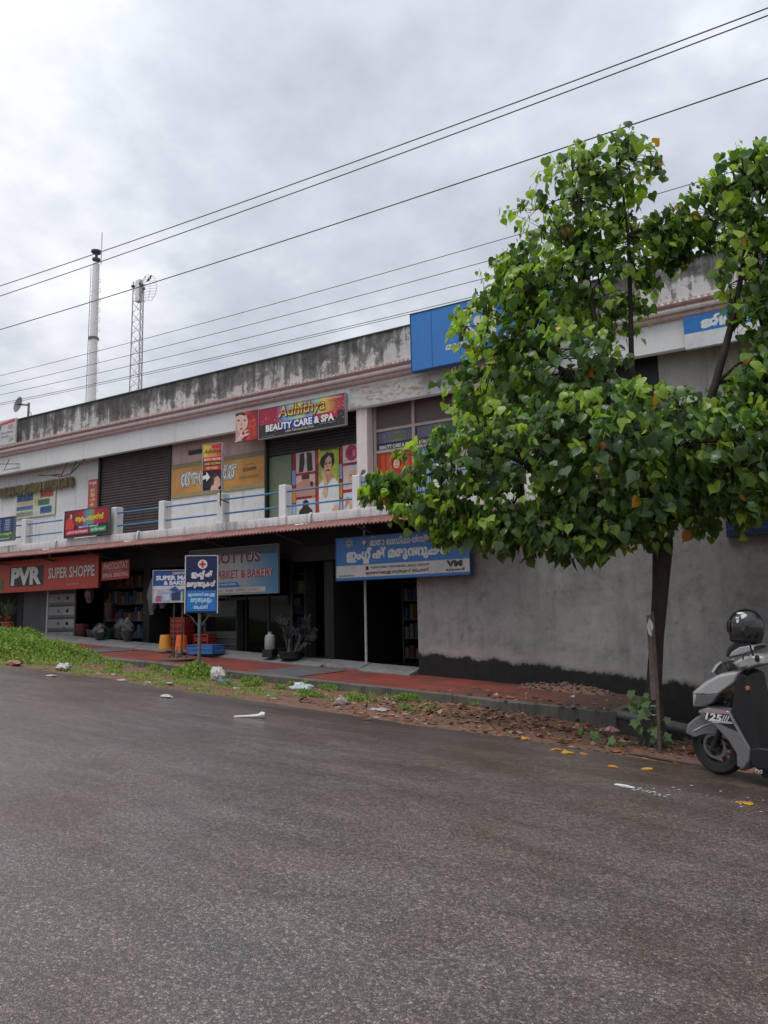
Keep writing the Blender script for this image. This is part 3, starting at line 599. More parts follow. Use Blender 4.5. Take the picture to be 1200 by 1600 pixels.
# small double-sided sign hung out square to the balcony
sm_ = Sign('hanging_parlour_sign', 'small upright yellow and red beauty parlour sign standing above the balcony rail', 'sign', (-12.153, 12.471, 4.249), 0.48, 1.06, 0.05, rz=R(12), base='#20181c', edge='#b0b0b0')
sm_.rect(0, 0.72, 1, 1, gradient('yellow_red_print', [(0, '#d8c040'), (0.5, '#d89838'), (1, '#c02c40')], 0)); sm_.text('Adhithya', 0.06, 0.77, 0.96, 0.89, '#4a3416', 0.03, 0.15); sm_.rect(0.45, 0.90, 0.98, 0.97, '#c02c3c')
sm_.rect(0.02, 0.62, 1, 0.72, '#c01830'); sm_.text('BEAUTY PARLOUR', 0.06, 0.645, 0.94, 0.695, '#f0e8e8', 0.02); sm_.rect(0.02, 0.53, 1, 0.62, '#241c20'); sm_.text('LADIES TAILORING', 0.06, 0.55, 0.94, 0.60, '#e0d048', 0.02); sm_.rect(0.02, 0.43, 1, 0.53, '#c42a20'); sm_.text('DRY WASH', 0.2, 0.455, 0.8, 0.505, '#f0d890', 0.02)
sm_.poly([(0.0, 0.32), (0.2, 0.34), (0.2, 0.41), (0.4, 0.28), (0.2, 0.2), (0.2, 0.26), (0, 0.24)], '#e6e6e6'); sm_.poly([(0.42, 0.1), (0.5, 0.3), (0.68, 0.36), (0.95, 0.28), (1, 0.1), (0.8, 0), (0.5, 0)], '#4a2c28'); sm_.poly([(0.6, 0.12), (0.64, 0.26), (0.8, 0.3), (0.95, 0.22), (0.96, 0.1), (0.8, 0.03)], SKIN); sm_.poly([(0.4, 0), (0.5, 0.1), (0.66, 0.12), (0.9, 0.0)], '#d8b0a0')
r_ = sm_.done(); b = MB(); b.tube([(0.42, 0.06, -0.36), (0.42, 0.06, 0.05)], 0.016, 6); b.tube([(0.42, 0.06, -0.2), (0.3, 0.62, -0.2)], 0.014, 6); b.build('bracket', M_RUST, r_)
# orange cloth banner on the upper wall
org = Sign('orange_wall_banner', 'faded orange cloth banner with cursive white lettering on the upper wall', 'banner', (-14.662, 13.925, 4.496), 3.07, 0.88, 0.012, base=bokeh('faded_orange_cloth', lin('#b07a34'), lin('#c98f45'), 1.6), dirt=0.2)
org.rect(0, 0.86, 1, 1, '#7f7350'); org.rect(0, 0, 1, 0.12, '#9c8a58')
org.text('അര', 0.10, 0.26, 0.42, 0.72, '#6f6f72', 0.07, mal=True, y=-0.004); org.text('അര', 0.10, 0.28, 0.42, 0.74, '#dcdad4', 0.05, mal=True, y=-0.006); org.text('അര', 0.10, 0.29, 0.42, 0.74, '#8d8b88', 0.0, mal=True, y=-0.008)
org.text('ത്ത', 0.53, 0.30, 0.74, 0.76, '#6f6f72', 0.07, mal=True, y=-0.004); org.text('ത്ത', 0.53, 0.32, 0.74, 0.78, '#dcdad4', 0.05, mal=True, y=-0.006); org.text('ത്ത', 0.53, 0.33, 0.74, 0.78, '#8d8b88', 0.0, mal=True, y=-0.008)
org.text('2526309', 0.78, 0.50, 0.92, 0.60, '#4a4030', 0.02); org.text('9947104095', 0.74, 0.30, 0.94, 0.38, '#937846', 0.01); org.text('OFFICE', 0.80, 0.66, 0.90, 0.70, '#6a5a3a')
org.done()
# posters on the half-closed parlour door
def poster(label, x0, x1, z0, z1, base, draw, y=14.015, group='posters on the parlour door'):
    s = Sign('parlour_poster', label, 'poster', (x0, y, z0), x1-x0, z1-z0, 0.012, base=base, group=group); draw(s); s.done()
bk = Sign('poster_board', 'dark maroon board carrying six small beauty posters beside the tall one', 'board', (-10.842, 14.03, 3.53), 1.966, 1.70, 0.015, base=bokeh('maroon_print', lin('#7a1626'), lin('#c4283f'), 5))
for x, c in ((0.0, '#7d94c0'), (0.285, '#b03044'), (0.66, '#8aa4cc'), (0.90, '#6a1a28')):
    bk.rect(x, 0.02, x+0.05, 0.25, '#8fb4dc'); bk.rect(x, 0.3, x+0.05, 0.5, '#c08a3a'); bk.rect(x, 0.55, x+0.05, 0.75, c); bk.layer -= 2
bk.done()
def hair_two(s): s.poly([(0.15, 0.02), (0.2, 0.9), (0.42, 0.95), (0.46, 0.5), (0.38, 0.05)], '#33211f'); s.poly([(0.6, 0.02), (0.56, 0.5), (0.58, 0.95), (0.82, 0.9), (0.88, 0.05)], '#33211f')
def backp(s): s.poly([(0, 0), (0, 0.6), (0.3, 0.75), (0.35, 0.95), (0.65, 0.95), (0.7, 0.72), (1, 0.55), (1, 0)], '#c08a74'); s.rect(0.3, 0.8, 0.7, 1, '#4a2a24'); s.ell(0.82, 0.55, 0.09, '#3a2024', 0.12)
def longhair(s): s.poly([(0.1, 0), (0.16, 0.5), (0.34, 0.66), (0.36, 0.9), (0.5, 0.98), (0.64, 0.9), (0.66, 0.66), (0.84, 0.5), (0.92, 0)], '#31201e')
def henna(s): s.ell(0.45, 0.52, 0.40, '#b02850', 0.44, n=14); s.ell(0.38, 0.55, 0.16, '#8a1c3c', 0.2, n=9); s.ell(0.58, 0.5, 0.13, '#d86a86', 0.2, n=9)
def facial(s): s.poly([(0.25, 0.35), (0.28, 0.7), (0.5, 0.85), (0.72, 0.7), (0.74, 0.35), (0.5, 0.15)], SKIN); s.poly([(0.2, 0.6), (0.3, 0.95), (0.7, 0.95), (0.8, 0.6), (0.68, 0.76), (0.32, 0.76)], '#c4c4c8'); s.ell(0.4, 0.58, 0.05, '#3a2422', 0.02); s.ell(0.6, 0.58, 0.05, '#3a2422', 0.02); s.ell(0.5, 0.34, 0.07, '#b04a4a', 0.03)
def maskf(s): s.poly([(0.3, 0.25), (0.3, 0.65), (0.55, 0.85), (0.85, 0.65), (0.82, 0.3), (0.6, 0.12)], SKIN); s.poly([(0.35, 0.3), (0.36, 0.52), (0.8, 0.55), (0.78, 0.3), (0.6, 0.16)], '#9ab08c'); s.poly([(0.05, 0.35), (0.15, 0.8), (0.3, 0.85), (0.3, 0.6)], SKIN2); s.ell(0.58, 0.34, 0.07, '#b04048', 0.03); s.poly([(0.4, 0), (0.45, 0.18), (0.7, 0.18), (0.75, 0)], SKIN)
X0 = -10.72
poster('small poster of two long dark hair falls, upper left of tall portrait', X0, X0+0.545, 4.72, 5.21, '#c9b4ae', hair_two); poster('small poster of a bare upper back, middle left of tall portrait', X0, X0+0.545, 4.16, 4.66, '#d8b4a8', backp); poster('small poster of long hair seen from behind, lower left of tall portrait', X0, X0+0.545, 3.56, 4.1, '#c4c4ca', longhair)
poster('small crimson poster of hennaed hands, upper right of tall portrait', X0+1.31, X0+1.835, 4.8, 5.22, '#d6c0c0', henna); poster('small poster of a face with wrapped head, middle right of tall portrait', X0+1.31, X0+1.835, 4.2, 4.74, '#d4bcb4', facial); poster('small poster of a green face mask, lower right of tall portrait', X0+1.31, X0+1.835, 3.56, 4.13, '#c9ced6', maskf)
def woman(s):
    s.poly([(0.0, 0), (0.02, 0.5), (0.2, 0.55), (0.5, 0.57), (0.8, 0.56), (0.98, 0.48), (1.0, 0)], '#dcdcd8'); s.poly([(0.0, 0.0), (0.0, 0.3), (0.06, 0.1)], '#8aa030')
    s.ell(0.44, 0.80, 0.120, DHAIR, 0.105); s.ell(0.62, 0.86, 0.055, DHAIR, 0.05); s.poly([(0.36, 0.52), (0.40, 0.68), (0.62, 0.68), (0.66, 0.56), (0.5, 0.5)], SKIN2)
    s.poly([(0.28, 0.78), (0.34, 0.86), (0.5, 0.89), (0.64, 0.84), (0.66, 0.75), (0.62, 0.66), (0.52, 0.61), (0.4, 0.63), (0.3, 0.70)], SKIN); s.poly([(0.26, 0.80), (0.30, 0.88), (0.45, 0.93), (0.60, 0.89), (0.5, 0.87), (0.36, 0.83), (0.31, 0.74)], DHAIR)
    s.ell(0.40, 0.765, 0.022, '#1c1010', 0.009); s.ell(0.57, 0.77, 0.022, '#1c1010', 0.009); s.poly([(0.36, 0.79), (0.44, 0.795), (0.44, 0.79), (0.36, 0.783)], DHAIR); s.poly([(0.53, 0.795), (0.62, 0.79), (0.62, 0.784), (0.53, 0.789)], DHAIR); s.poly([(0.48, 0.75), (0.52, 0.715), (0.455, 0.713)], SKIN2); s.ell(0.49, 0.675, 0.038, '#9c3c3c', 0.012)
    s.poly([(0.22, 0.36), (0.30, 0.52), (0.16, 0.64), (0.2, 0.69), (0.3, 0.67), (0.40, 0.60), (0.46, 0.46), (0.42, 0.35), (0.32, 0.31)], SKIN); s.poly([(0.66, 0.12), (0.8, 0.2), (0.98, 0.2), (0.98, 0.12), (0.78, 0.08)], SKIN); s.rect(0.1, 0.955, 0.95, 0.995, '#2c3014')
poster('tall poster of a smiling woman in white against green foliage', X0+0.645, X0+1.21, 3.55, 5.24, bokeh('green_foliage_print', lin('#8a9a30'), lin('#c2c43c'), 6), woman, 14.005)
# posters stuck inside the glazed bay
for i, (x0, lab) in enumerate(((-8.454, 'window poster with orange curtain and woman in red, left pane'), (-7.481, 'window poster with pale lower half, right pane'))):
    w_ = 0.89; s = Sign('window_poster', lab, 'poster', (x0, 13.942, 3.57), w_, 1.78, 0.006, base='#c04a1c' if i == 0 else '#7f9cc0')
    s.rect(0, 0.74, 1, 1, '#23262c'); s.rect(0, 0.86, 1, 1, gradient('dull_rainbow_print', [(0, '#5c4a66'), (0.3, '#51688a'), (0.55, '#6e7a5e'), (0.8, '#51607c'), (1, '#5a4a56')], 0)); s.text('Adhithya', 0.14, 0.87, 0.9, 0.965, '#3a3a3c', 0.035, 0.15); s.text('Adhithya', 0.14, 0.875, 0.9, 0.96, '#8a7a4c', 0.0, 0.15); s.text('BEAUTY CARE & SPA', 0.06, 0.785, 0.94, 0.83, '#d8d6d2', 0.03); s.rect(0, 0.735, 1, 0.742, '#c8c8c8')
    if i == 0:
        for k in range(6): s.rect(k/6+0.03, 0, k/6+0.08, 0.735, '#a83a18'); s.layer -= 1
        s.ell(0.53, 0.60, 0.062, DHAIR, 0.066); s.ell(0.53, 0.585, 0.046, SKIN, 0.056); s.poly([(0.3, 0.05), (0.34, 0.45), (0.46, 0.52), (0.62, 0.52), (0.74, 0.45), (0.78, 0.05)], '#b01c20'); s.ell(0.53, 0.56, 0.016, '#901c20', 0.006)
        s.ell(0.5, 0.595, 0.008, '#20100c', 0.004); s.ell(0.56, 0.595, 0.008, '#20100c', 0.004)
    s.done()
# big blue board standing on the parapet
blu = Sign('blue_roof_board', 'big plain blue board on the parapet with pale emblem, half hidden by the tree', 'sign', (-7.17, 13.22, 6.30), 3.0, 1.20, 0.16, base=plain((0.035, 0.20, 0.56), 0.4, 0, 0.12, 1.2), edge='#24508a')
for x in (0.155, 0.36, 0.57, 0.78): blu.rect(x, 0.0, x+0.006, 1, '#1c5a9c'); blu.layer -= 1
blu.layer += 1; blu.poly([(0.37, 0.36), (0.62, 0.36), (0.62, 0.86), (0.385, 0.86), (0.37, 0.82)], '#c8cccc'); blu.ell(0.5, 0.62, 0.16, '#3a78bc'); blu.ell(0.5, 0.62, 0.09, '#c8cccc')
blu.text('മുത്തൂറ്റ്', 0.26, 0.20, 0.60, 0.36, '#c8ccd0', 0.04, mal=True); blu.text('ഫിനാൻസ്', 0.64, 0.20, 0.94, 0.36, '#c8ccd0', 0.04, mal=True); blu.done()
# blue and white bank-like board on the right of the fascia
rb = Sign('blue_white_fascia_board', 'blue over white board with white lettering at the right end of the fascia', 'sign', (-2.0, 13.48, 5.79), 3.4, 0.57, 0.08, base='#cfd0d2'); rb.rect(0, 0.47, 1, 1, '#1470b8')
rb.text('ജില്ലാ സഹകരണ', 0.08, 0.54, 0.86, 0.93, '#d8dcde', 0.05, mal=True); rb.done()
# hoarding at the far left end of the parapet
hd = Sign('parapet_hoarding', 'pale printed hoarding with red and blue marks at the left end of the parapet', 'sign', (-22.9, 13.44, 6.70), 2.25, 0.76, 0.05, base='#c4c6c8')
hd.poly([(0.5, 0.86), (0.98, 0.97), (0.98, 0.85), (0.6, 0.78)], '#c04a48'); hd.rect(0, 0.9, 0.6, 1, '#c87a62'); hd.poly([(0.55, 0.6), (0.62, 0.8), (0.7, 0.78), (0.66, 0.58)], '#3a78a8'); hd.rect(0.84, 0.62, 0.93, 0.78, '#c88a88'); hd.rect(0.56, 0.12, 0.6, 0.42, '#5c6a78'); hd.text('SALES & SERVICE', 0.68, 0.44, 0.94, 0.52, '#88888c', 0.02); hd.text('REPAIRS', 0.7, 0.3, 0.86, 0.37, '#88888c', 0.02); hd.poly([(0.88, 0.1), (0.88, 0.3), (0.97, 0.2)], '#b8b060'); hd.done()
# boards on the balcony rail
bl = Sign('balcony_board', 'red, black and green board with yellow lettering hung on the balcony rail', 'sign', (-17.469, 12.885, 3.603), 1.73, 0.69, 0.04, base='#221a20', edge='#5a5a5c')
bl.rect(0.0, 0.42, 1, 1, gradient('red_rainbow_print', [(0, '#6a1020'), (0.4, '#a01428'), (0.5, '#6a80b0'), (0.6, '#5fa070'), (0.7, '#b01428'), (1, '#8c1024')], 0)); bl.text('ആര്യ ഫാഷൻസ്', 0.25, 0.52, 0.88, 0.80, '#e0cc2c', 0.05, mal=True); bl.rect(0.3, 0.30, 0.78, 0.42, '#3a3c70'); bl.text('ലേഡീസ് ഷോപ്പ്', 0.33, 0.31, 0.76, 0.41, '#d8d8e4', 0.03, mal=True)
bl.rect(0.03, 0.08, 0.56, 0.27, '#c01840'); bl.text('ചുരിദാർ മെറ്റീരിയൽസ്', 0.06, 0.11, 0.54, 0.24, '#e8d8dc', 0.03, mal=True); bl.rect(0.58, 0.1, 0.95, 0.3, '#1c8a48'); bl.text('തുണിത്തരങ്ങൾ', 0.61, 0.13, 0.92, 0.27, '#dce8dc', 0.03, mal=True)
bl.poly([(0.02, 0.3), (0.04, 0.62), (0.1, 0.74), (0.18, 0.7), (0.24, 0.4), (0.22, 0.28)], '#c83a30'); bl.ell(0.15, 0.80, 0.10, '#2a1412', 0.13); bl.ell(0.155, 0.78, 0.07, SKIN, 0.10); bl.done()
b2 = Sign('balcony_rate_board', 'dark blue and green rate board with white lines on the balcony rail', 'sign', (-21.282, 12.885, 3.709), 1.64, 0.655, 0.04, base='#20386e', edge='#7c8078')
b2.rect(0, 0, 1, 0.34, '#2a5c48'); b2.rect(0.2, 0.2, 0.96, 0.36, '#2c7a3c'); b2.text('കാർഷിക നഴ്സറി', 0.25, 0.215, 0.92, 0.345, '#dccf40', 0.03, mal=True)
for k in range(5): b2.text('ഇനം വില', 0.3, 0.44+k*0.10, 0.62, 0.51+k*0.10, '#c4ccd8', 0.02, mal=True); b2.text('%d/-' % (120+k*35), 0.74, 0.44+k*0.10, 0.9, 0.51+k*0.10, '#c4ccd8', 0.02); b2.layer -= 2
b2.layer += 3; b2.text('പച്ചക്കറി തൈകൾ', 0.25, 0.05, 0.9, 0.15, '#d0d8d0', 0.02, mal=True); b2.done()
# wall notices, left end of the upper storey
nb = Sign('rate_list_board', 'cream wall board with coloured price strips behind the balcony', 'sign', (-21.178, 13.91, 4.505), 1.85, 0.80, 0.02, base='#c6c4b4')
for x0, z0, x1, z1, c in ((0.03, 0.62, 0.45, 0.9, '#44648c'), (0.03, 0.50, 0.45, 0.60, '#c8a878'), (0.03, 0.30, 0.45, 0.46, '#5c7ca4'), (0.03, 0.06, 0.45, 0.24, '#9c9c8c'), (0.62, 0.68, 0.95, 0.92, '#b8583c'), (0.58, 0.40, 0.86, 0.62, '#4c7c5c'), (0.64, 0.1, 0.92, 0.34, '#40689c'), (0.48, 0.45, 0.56, 0.9, '#d0c488')):
    nb.rect(x0, z0, x1, z1, c); nb.layer -= 1; nb.text('RATE LIST', x0+0.02, z0+0.04, x1-0.02, z1-0.04, '#c0c0b8', 0.0)
nb.done()
rv = Sign('red_strip_poster', 'narrow red upright poster beside the brown shutter', 'poster', (-17.901, 13.91, 4.524), 0.39, 0.82, 0.01, base='#b84a48'); rv.text('അക്ഷയ', 0.12, 0.78, 0.88, 0.92, '#dcd4c8', 0.03, mal=True)
for k, ch in enumerate(('ലോ', 'ട്ട', 'റി', 'ക')): rv.text(ch, 0.28, 0.56-0.16*k, 0.74, 0.68-0.16*k, '#d8cc90', 0.03, mal=True)
rv.done()
# thatch-like dry valance under the soffit
vl = MB(); q = random.Random(12)
for i in range(900):
    x = q.uniform(-22.0, -18.5); z = 5.50+q.uniform(-0.05, 0.03); d = q.uniform(0.12, 0.30); w = q.uniform(0.006, 0.014); y = 13.87+q.uniform(-0.04, 0.04); s = q.uniform(-0.05, 0.05)
    vl.mat(q.randrange(2)).add([(x-w, y, z), (x+w, y, z), (x+w+s, y-0.01, z-d), (x-w+s, y-0.01, z-d)], [(0, 1, 2, 3)])
vr = empty('dry_palm_valance', (-20.2, 13.87, 5.05), 0, 'dry brown palm-leaf fringe hanging under the eave at left', 'valance')
o = vl.build('palm_leaf_fringe', [plain((0.24, 0.20, 0.11), 0.9), plain((0.16, 0.13, 0.075), 0.9)], vr, loc=(20.2, -13.87, -5.05)); o['kind'] = 'stuff'

# red supermarket fascia and small banner under the awning
pvr = Sign('red_shop_sign', 'long red shop sign with black square under the awning', 'sign', (-21.4, 13.0, 2.27), 5.18, 0.86, 0.07, base=plain('#b8402c', 0.45, 0, 0.2, 0.9), edge='#6a3028')
pvr.rect(0.285, 0.16, 0.575, 0.80, '#1e1c1e'); pvr.text('PVR', 0.30, 0.20, 0.555, 0.77, '#d8dcd8', 0.05); pvr.text('SUPER SHOPPE', 0.618, 0.33, 0.975, 0.67, '#4a1410', 0.02, y=-0.004); pvr.text('SUPER SHOPPE', 0.615, 0.345, 0.972, 0.685, '#d4d8d0', 0.02, y=-0.007); pvr.text('KURUPPAMPADY', 0.76, 0.12, 0.86, 0.17, '#d8b0a0', 0.01); pvr.poly([(0.2, 0.1), (0.215, 0.45), (0.235, 0.4), (0.235, 0.08)], '#2c6a3c'); pvr.done()
ph = Sign('photocopy_banner', 'small square red cloth banner hanging right of the long red sign', 'banner', (-16.13, 13.02, 2.43), 1.02, 0.47, 0.012, base='#a03a34', rot=(0, R(-1.5), 0)); ph.text('PHOTOSTAT', 0.08, 0.56, 0.95, 0.92, '#d8b4a4', 0.02); ph.rect(0.25, 0.45, 0.75, 0.47, '#d0a090'); ph.text('SPIRAL BINDING', 0.05, 0.14, 0.95, 0.38, '#d8b0a8', 0.02); ph.done()
# supermarket banner
ch = Sign('supermarket_banner', 'wide grey and blue supermarket banner with maroon lettering under the awning', 'banner', (-13.05, 13.0, 1.95), 2.60, 1.04, 0.05, base=gradient('grey_blue_print', [(0, '#9c9a9a'), (0.55, '#a4a2a2'), (0.8, '#6a8aa0'), (1, '#2f6f9c')], 0, wob=0.1), edge='#8c8c8e')
ch.rect(0, 0.82, 1, 1, gradient('dark_band_print', [(0, '#3a3436'), (0.6, '#4a4648'), (1, '#2c4456')], 0)); ch.text('CHOTTUS', 0.17, 0.66, 0.815, 0.90, '#c0b4b0', 0.06, y=-0.004); ch.text('CHOTTUS', 0.17, 0.66, 0.815, 0.90, '#6c2c34', 0.03, y=-0.006); ch.text('SUPER MARKET & BAKERY', 0.03, 0.34, 0.96, 0.52, '#d0c8c4', 0.05, y=-0.004); ch.text('SUPER MARKET & BAKERY', 0.03, 0.34, 0.96, 0.52, '#a02c30', 0.02, y=-0.006)
ch.poly([(0.05, 0.16), (0.05, 0.26), (0.56, 0.26), (0.60, 0.16)], '#2476b0'); ch.text('9447304239 | 9744855945', 0.09, 0.185, 0.55, 0.235, '#c8d4dc', 0.01); ch.rect(0.0, 0.03, 0.88, 0.14, '#b4b4b4'); ch.text('HORLICKS   Amul   Fresh   DAIRY   KTDC', 0.1, 0.055, 0.8, 0.11, '#8a5a5c', 0.02); ch.done()
# pharmacy board
pm_ = Sign('pharmacy_board', 'blue and white pharmacy board with big white Malayalam lettering over the dark doorway', 'sign', (-8.89, 12.95, 2.13), 2.98, 0.86, 0.09, base=plain((0.03, 0.16, 0.44), 0.4, 0, 0.1, 1.0), edge='#1c4c80')
pm_.rect(0, 0.06, 1, 0.34, '#c6c2be'); pm_.text('മാതാ മെഡിക്കൽസ്', 0.275, 0.76, 0.70, 0.95, '#c8cccc', 0.04, mal=True); pm_.text('ഇംഗ്ലീഷ് മരുന്നുകൾ', 0.085, 0.36, 0.885, 0.74, '#d4d6d4', 0.06, mal=True)
pm_.text('9495676802, 9497686982, (Resi.) 2645670', 0.28, 0.225, 0.72, 0.29, '#3a383a', 0.015); pm_.rect(0.24, 0.215, 0.262, 0.30, '#242224'); pm_.text('മൃഗങ്ങൾക്കുള്ള മരുന്നുകൾ ലഭ്യമാണ്', 0.24, 0.085, 0.715, 0.195, '#7c4a50', 0.02, mal=True); pm_.text('KURUPPAMPADY', 0.02, 0.085, 0.15, 0.12, '#4a4648', 0.01)
pm_.text('കുറുപ്പംപടി', 0.835, 0.085, 0.965, 0.16, '#3a3638', 0.03, mal=True); pm_.text('VM', 0.84, 0.18, 0.95, 0.32, '#38363a', 0.06)
for x in (0.115, 0.825):
    pm_.ell(x, 0.86, 0.098, '#c4c8c8'); pm_.ell(x, 0.86, 0.085, '#20304c'); pm_.ell(x, 0.86, 0.062, '#b4bcc4'); pm_.ell(x, 0.86, 0.035, '#2c3c58', n=5)
for x in (0.235, 0.71):
    pm_.rect(x-0.017, 0.83, x+0.017, 0.875, '#d4b4b0'); pm_.rect(x-0.006, 0.79, x+0.006, 0.915, '#d4b4b0')
pm_.text('♛', 0.285, 0.95, 0.32, 0.995, '#b8c0c4'); pm_.done()
# blue board low on the right wall top
bt = Sign('navy_wall_board', 'dark navy board fixed high on the blank wall behind the scooter', 'sign', (-1.55, 13.12, 2.52), 2.6, 0.26, 0.06, base='#1c2c50'); bt.rect(0, 0.42, 1, 0.5, '#3a5080'); bt.done()

# upright pharmacy sign on a pole, supermarket sign on a stand
cx, cy = -10.22, 10.45
pz = zg(cx, cy)
st = Sign('pharmacy_pole_sign', 'tall dark blue pole sign with red cross in a white disc', 'sign', (cx, cy, pz), 0.56, 1.04, 0.06, rz=R(40), base='#1c2254', panel='panel')
st.panel.location = (-0.40, -0.06, 1.06)
def shift(root, dx_, dy_, dz_):
    for c_ in root.children: c_.location = (dx_, dy_, dz_)
st.ell(0.53, 0.855, 0.082, '#dcdadc'); st.rect(0.425, 0.836, 0.635, 0.874, '#c82030'); st.rect(0.494, 0.797, 0.566, 0.913, '#c82030')
st.text('ഇംഗ്ലീഷ്', 0.17, 0.585, 0.85, 0.75, '#dcdce0', 0.07, mal=True); st.text('മരുന്നുകൾ', 0.03, 0.43, 0.96, 0.57, '#dcdce0', 0.06, mal=True); st.rect(0.03, 0.03, 0.97, 0.395, '#1a78c8')
st.text('മൃഗങ്ങൾക്കുള്ള', 0.08, 0.27, 0.93, 0.36, '#c4dcf0', 0.04, mal=True); st.text('മരുന്നുകളും', 0.16, 0.165, 0.84, 0.26, '#c4dcf0', 0.04, mal=True); st.text('ലഭ്യമാണ്', 0.26, 0.06, 0.72, 0.15, '#c4dcf0', 0.04, mal=True)
sr = st.done(); shift(sr, -0.25, -0.06, 1.14)
e_ = MB(); e_.box(-0.27, -0.251, -0.07, 0.01, 1.13, 2.19); e_.box(0.311, 0.33, -0.07, 0.01, 1.13, 2.19); e_.box(-0.251, 0.311, -0.07, 0.01, 2.181, 2.195); e_.build('frame', plain((0.62, 0.62, 0.64), 0.4), sr)
b = MB(); b.tube([(0, 0, -0.25), (0.0, 0.0, 1.1), (0, 0.02, 1.9)], 0.032, 10); b.build('pole', M_STEEL, sr, smooth=60)
for s_ in (-1, 1):
    b = MB(); b.tube([(0, 0, 0.86), (s_*0.06, 0, 0.95), (s_*0.16, 0, 1.08), (s_*0.26, -0.01, 1.135)], 0.013, 6); b.build('curved_bracket', M_STEEL, sr, smooth=60)
sx, sy = -12.06, 11.7
ss = Sign('supermarket_stand_sign', 'blue and white supermarket sign on an iron stand on the pavement', 'sign', (sx, sy, zs(sx)), 1.12, 0.66, 0.05, rz=R(30), base='#c4c6ca', edge='#b4b4b4')
ss.rect(0, 0.52, 1, 1, '#24448c'); ss.text('CHOTTUS', 0.36, 0.87, 0.66, 0.95, '#d8d0a0', 0.03); ss.text('SUPER MARKET', 0.05, 0.69, 0.96, 0.84, '#d8dce0', 0.05); ss.text('& BAKERY', 0.2, 0.54, 0.72, 0.67, '#d8dce0', 0.05)
ss.rect(0.0, 0.40, 1, 0.46, '#c8c8cc'); ss.rect(0.6, 0.43, 0.76, 0.49, '#b04050'); ss.poly([(0.02, 0.0), (0.1, 0.38), (0.35, 0.3), (0.3, 0)], '#9ca8c0'); ss.rect(0.35, 0.05, 0.52, 0.3, '#2c3c6c'); ss.rect(0.06, 0.02, 0.16, 0.2, '#b05070'); ss.rect(0.2, 0.05, 0.32, 0.25, '#b8c4d0'); ss.rect(0.56, 0.02, 0.98, 0.4, '#4c7c4c'); ss.ell(0.78, 0.17, 0.14, '#cfc4b4'); ss.ell(0.68, 0.28, 0.08, '#c0a060'); ss.ell(0.9, 0.25, 0.07, '#a8543c'); ss.poly([(0.3, 0.38), (0.42, 0.5), (0.5, 0.36), (0.6, 0.42), (0.5, 0.28)], '#30508c')
sr2 = ss.done(); shift(sr2, -0.52, -0.05, 1.20)
for dx_ in (-0.09, 0.09):
    b = MB(); b.tube([(dx_*0.9, 0.02, 0.05), (dx_, 0.02, 1.25)], 0.02, 8); b.build('post', M_RUST, sr2, smooth=60)
b = MB(); b.lathe([(0.36, 0.0), (0.36, 0.025), (0.30, 0.04), (0.06, 0.06), (0.05, 0.09)], 20); b.build('round_base', M_RUST, sr2, smooth=40)
for a in (40, 160, 280):
    b = MB(); b.tube([(0.26*math.cos(R(a)), 0.26*math.sin(R(a)), 0.03), (0.14*math.cos(R(a)), 0.14*math.sin(R(a)), 0.10), (0.07*math.cos(R(a)), 0.05*math.sin(R(a)), 0.28)], 0.012, 6); b.build('stay', M_RUST, sr2, smooth=60)
# iron sign brackets left empty on the eave
def iron(name, label, segs, r=0.018, cat='bracket'):
    ro = empty(name, segs[0][0], 0, label, cat); o0 = Vector(segs[0][0])
    for sg in segs:
        b = MB(); b.tube([Vector(p)-o0 for p in sg], r, 6); b.build('iron_bar', M_RUST, ro, smooth=60)
iron('empty_sign_bracket', 'rusty empty iron bracket under the eave beside the brown shutter', [[(-18.55, 13.68, 5.87), (-18.55, 13.5, 5.46)], [(-18.15, 13.68, 5.87), (-18.15, 13.5, 5.46)], [(-19.4, 13.4, 5.60), (-18.55, 13.5, 5.46), (-18.15, 13.5, 5.48), (-17.7, 13.62, 5.87)], [(-19.4, 13.4, 5.56), (-18.55, 13.5, 5.52)]])
iron('aerial_bracket', 'small rusty aerial-like rod frame on the white fascia at left', [[(-20.6, 13.59, 6.08), (-21.2, 13.2, 6.08), (-21.75, 13.2, 6.08)], [(-20.6, 13.59, 5.98), (-20.75, 13.2, 5.84), (-20.5, 13.2, 6.15)], [(-21.5, 13.2, 6.08), (-21.55, 13.2, 5.92)]], 0.012)

# ------------------------------------------------------------------ street tree
def leaf_mat(name, c, c2, tr=0.45, gloss=0.32):
    t = NT(name); v = t.coord(); g_ = t.n('ShaderNodeNewGeometry'); oi = t.n('ShaderNodeObjectInfo')
    rnd = t.math('FRACT', t.math('ADD', g_.outputs['Random Per Island'], oi.outputs['Random']))
    c_ = t.mix(rnd, c, c2); t.base(c_); t.rough(gloss); t.p.inputs['Specular IOR Level'].default_value = 0.5
    tl = t.n('ShaderNodeBsdfTranslucent'); t.l(t.mix(1.0, c_, (1.35, 1.45, 0.6), 'MULTIPLY'), tl.inputs[0])
    mx_ = t.n('ShaderNodeMixShader'); mx_.inputs[0].default_value = tr; t.l(t.p.outputs[0], mx_.inputs[1]); t.l(tl.outputs[0], mx_.inputs[2]); t.l(mx_.outputs[0], t.out.inputs[0]); return t.m
LEAFM = [leaf_mat('old_leaf', (0.046, 0.098, 0.038), (0.085, 0.160, 0.058), 0.38, 0.30), leaf_mat('green_leaf', (0.100, 0.195, 0.050), (0.165, 0.28, 0.075), 0.46, 0.32),
         leaf_mat('fresh_leaf', (0.27, 0.42, 0.06), (0.40, 0.55, 0.10), 0.52), leaf_mat('yellow_leaf', (0.50, 0.30, 0.03), (0.55, 0.20, 0.03), 0.4), leaf_mat('coral_sprout', (0.55, 0.14, 0.10), (0.60, 0.22, 0.15), 0.4)]
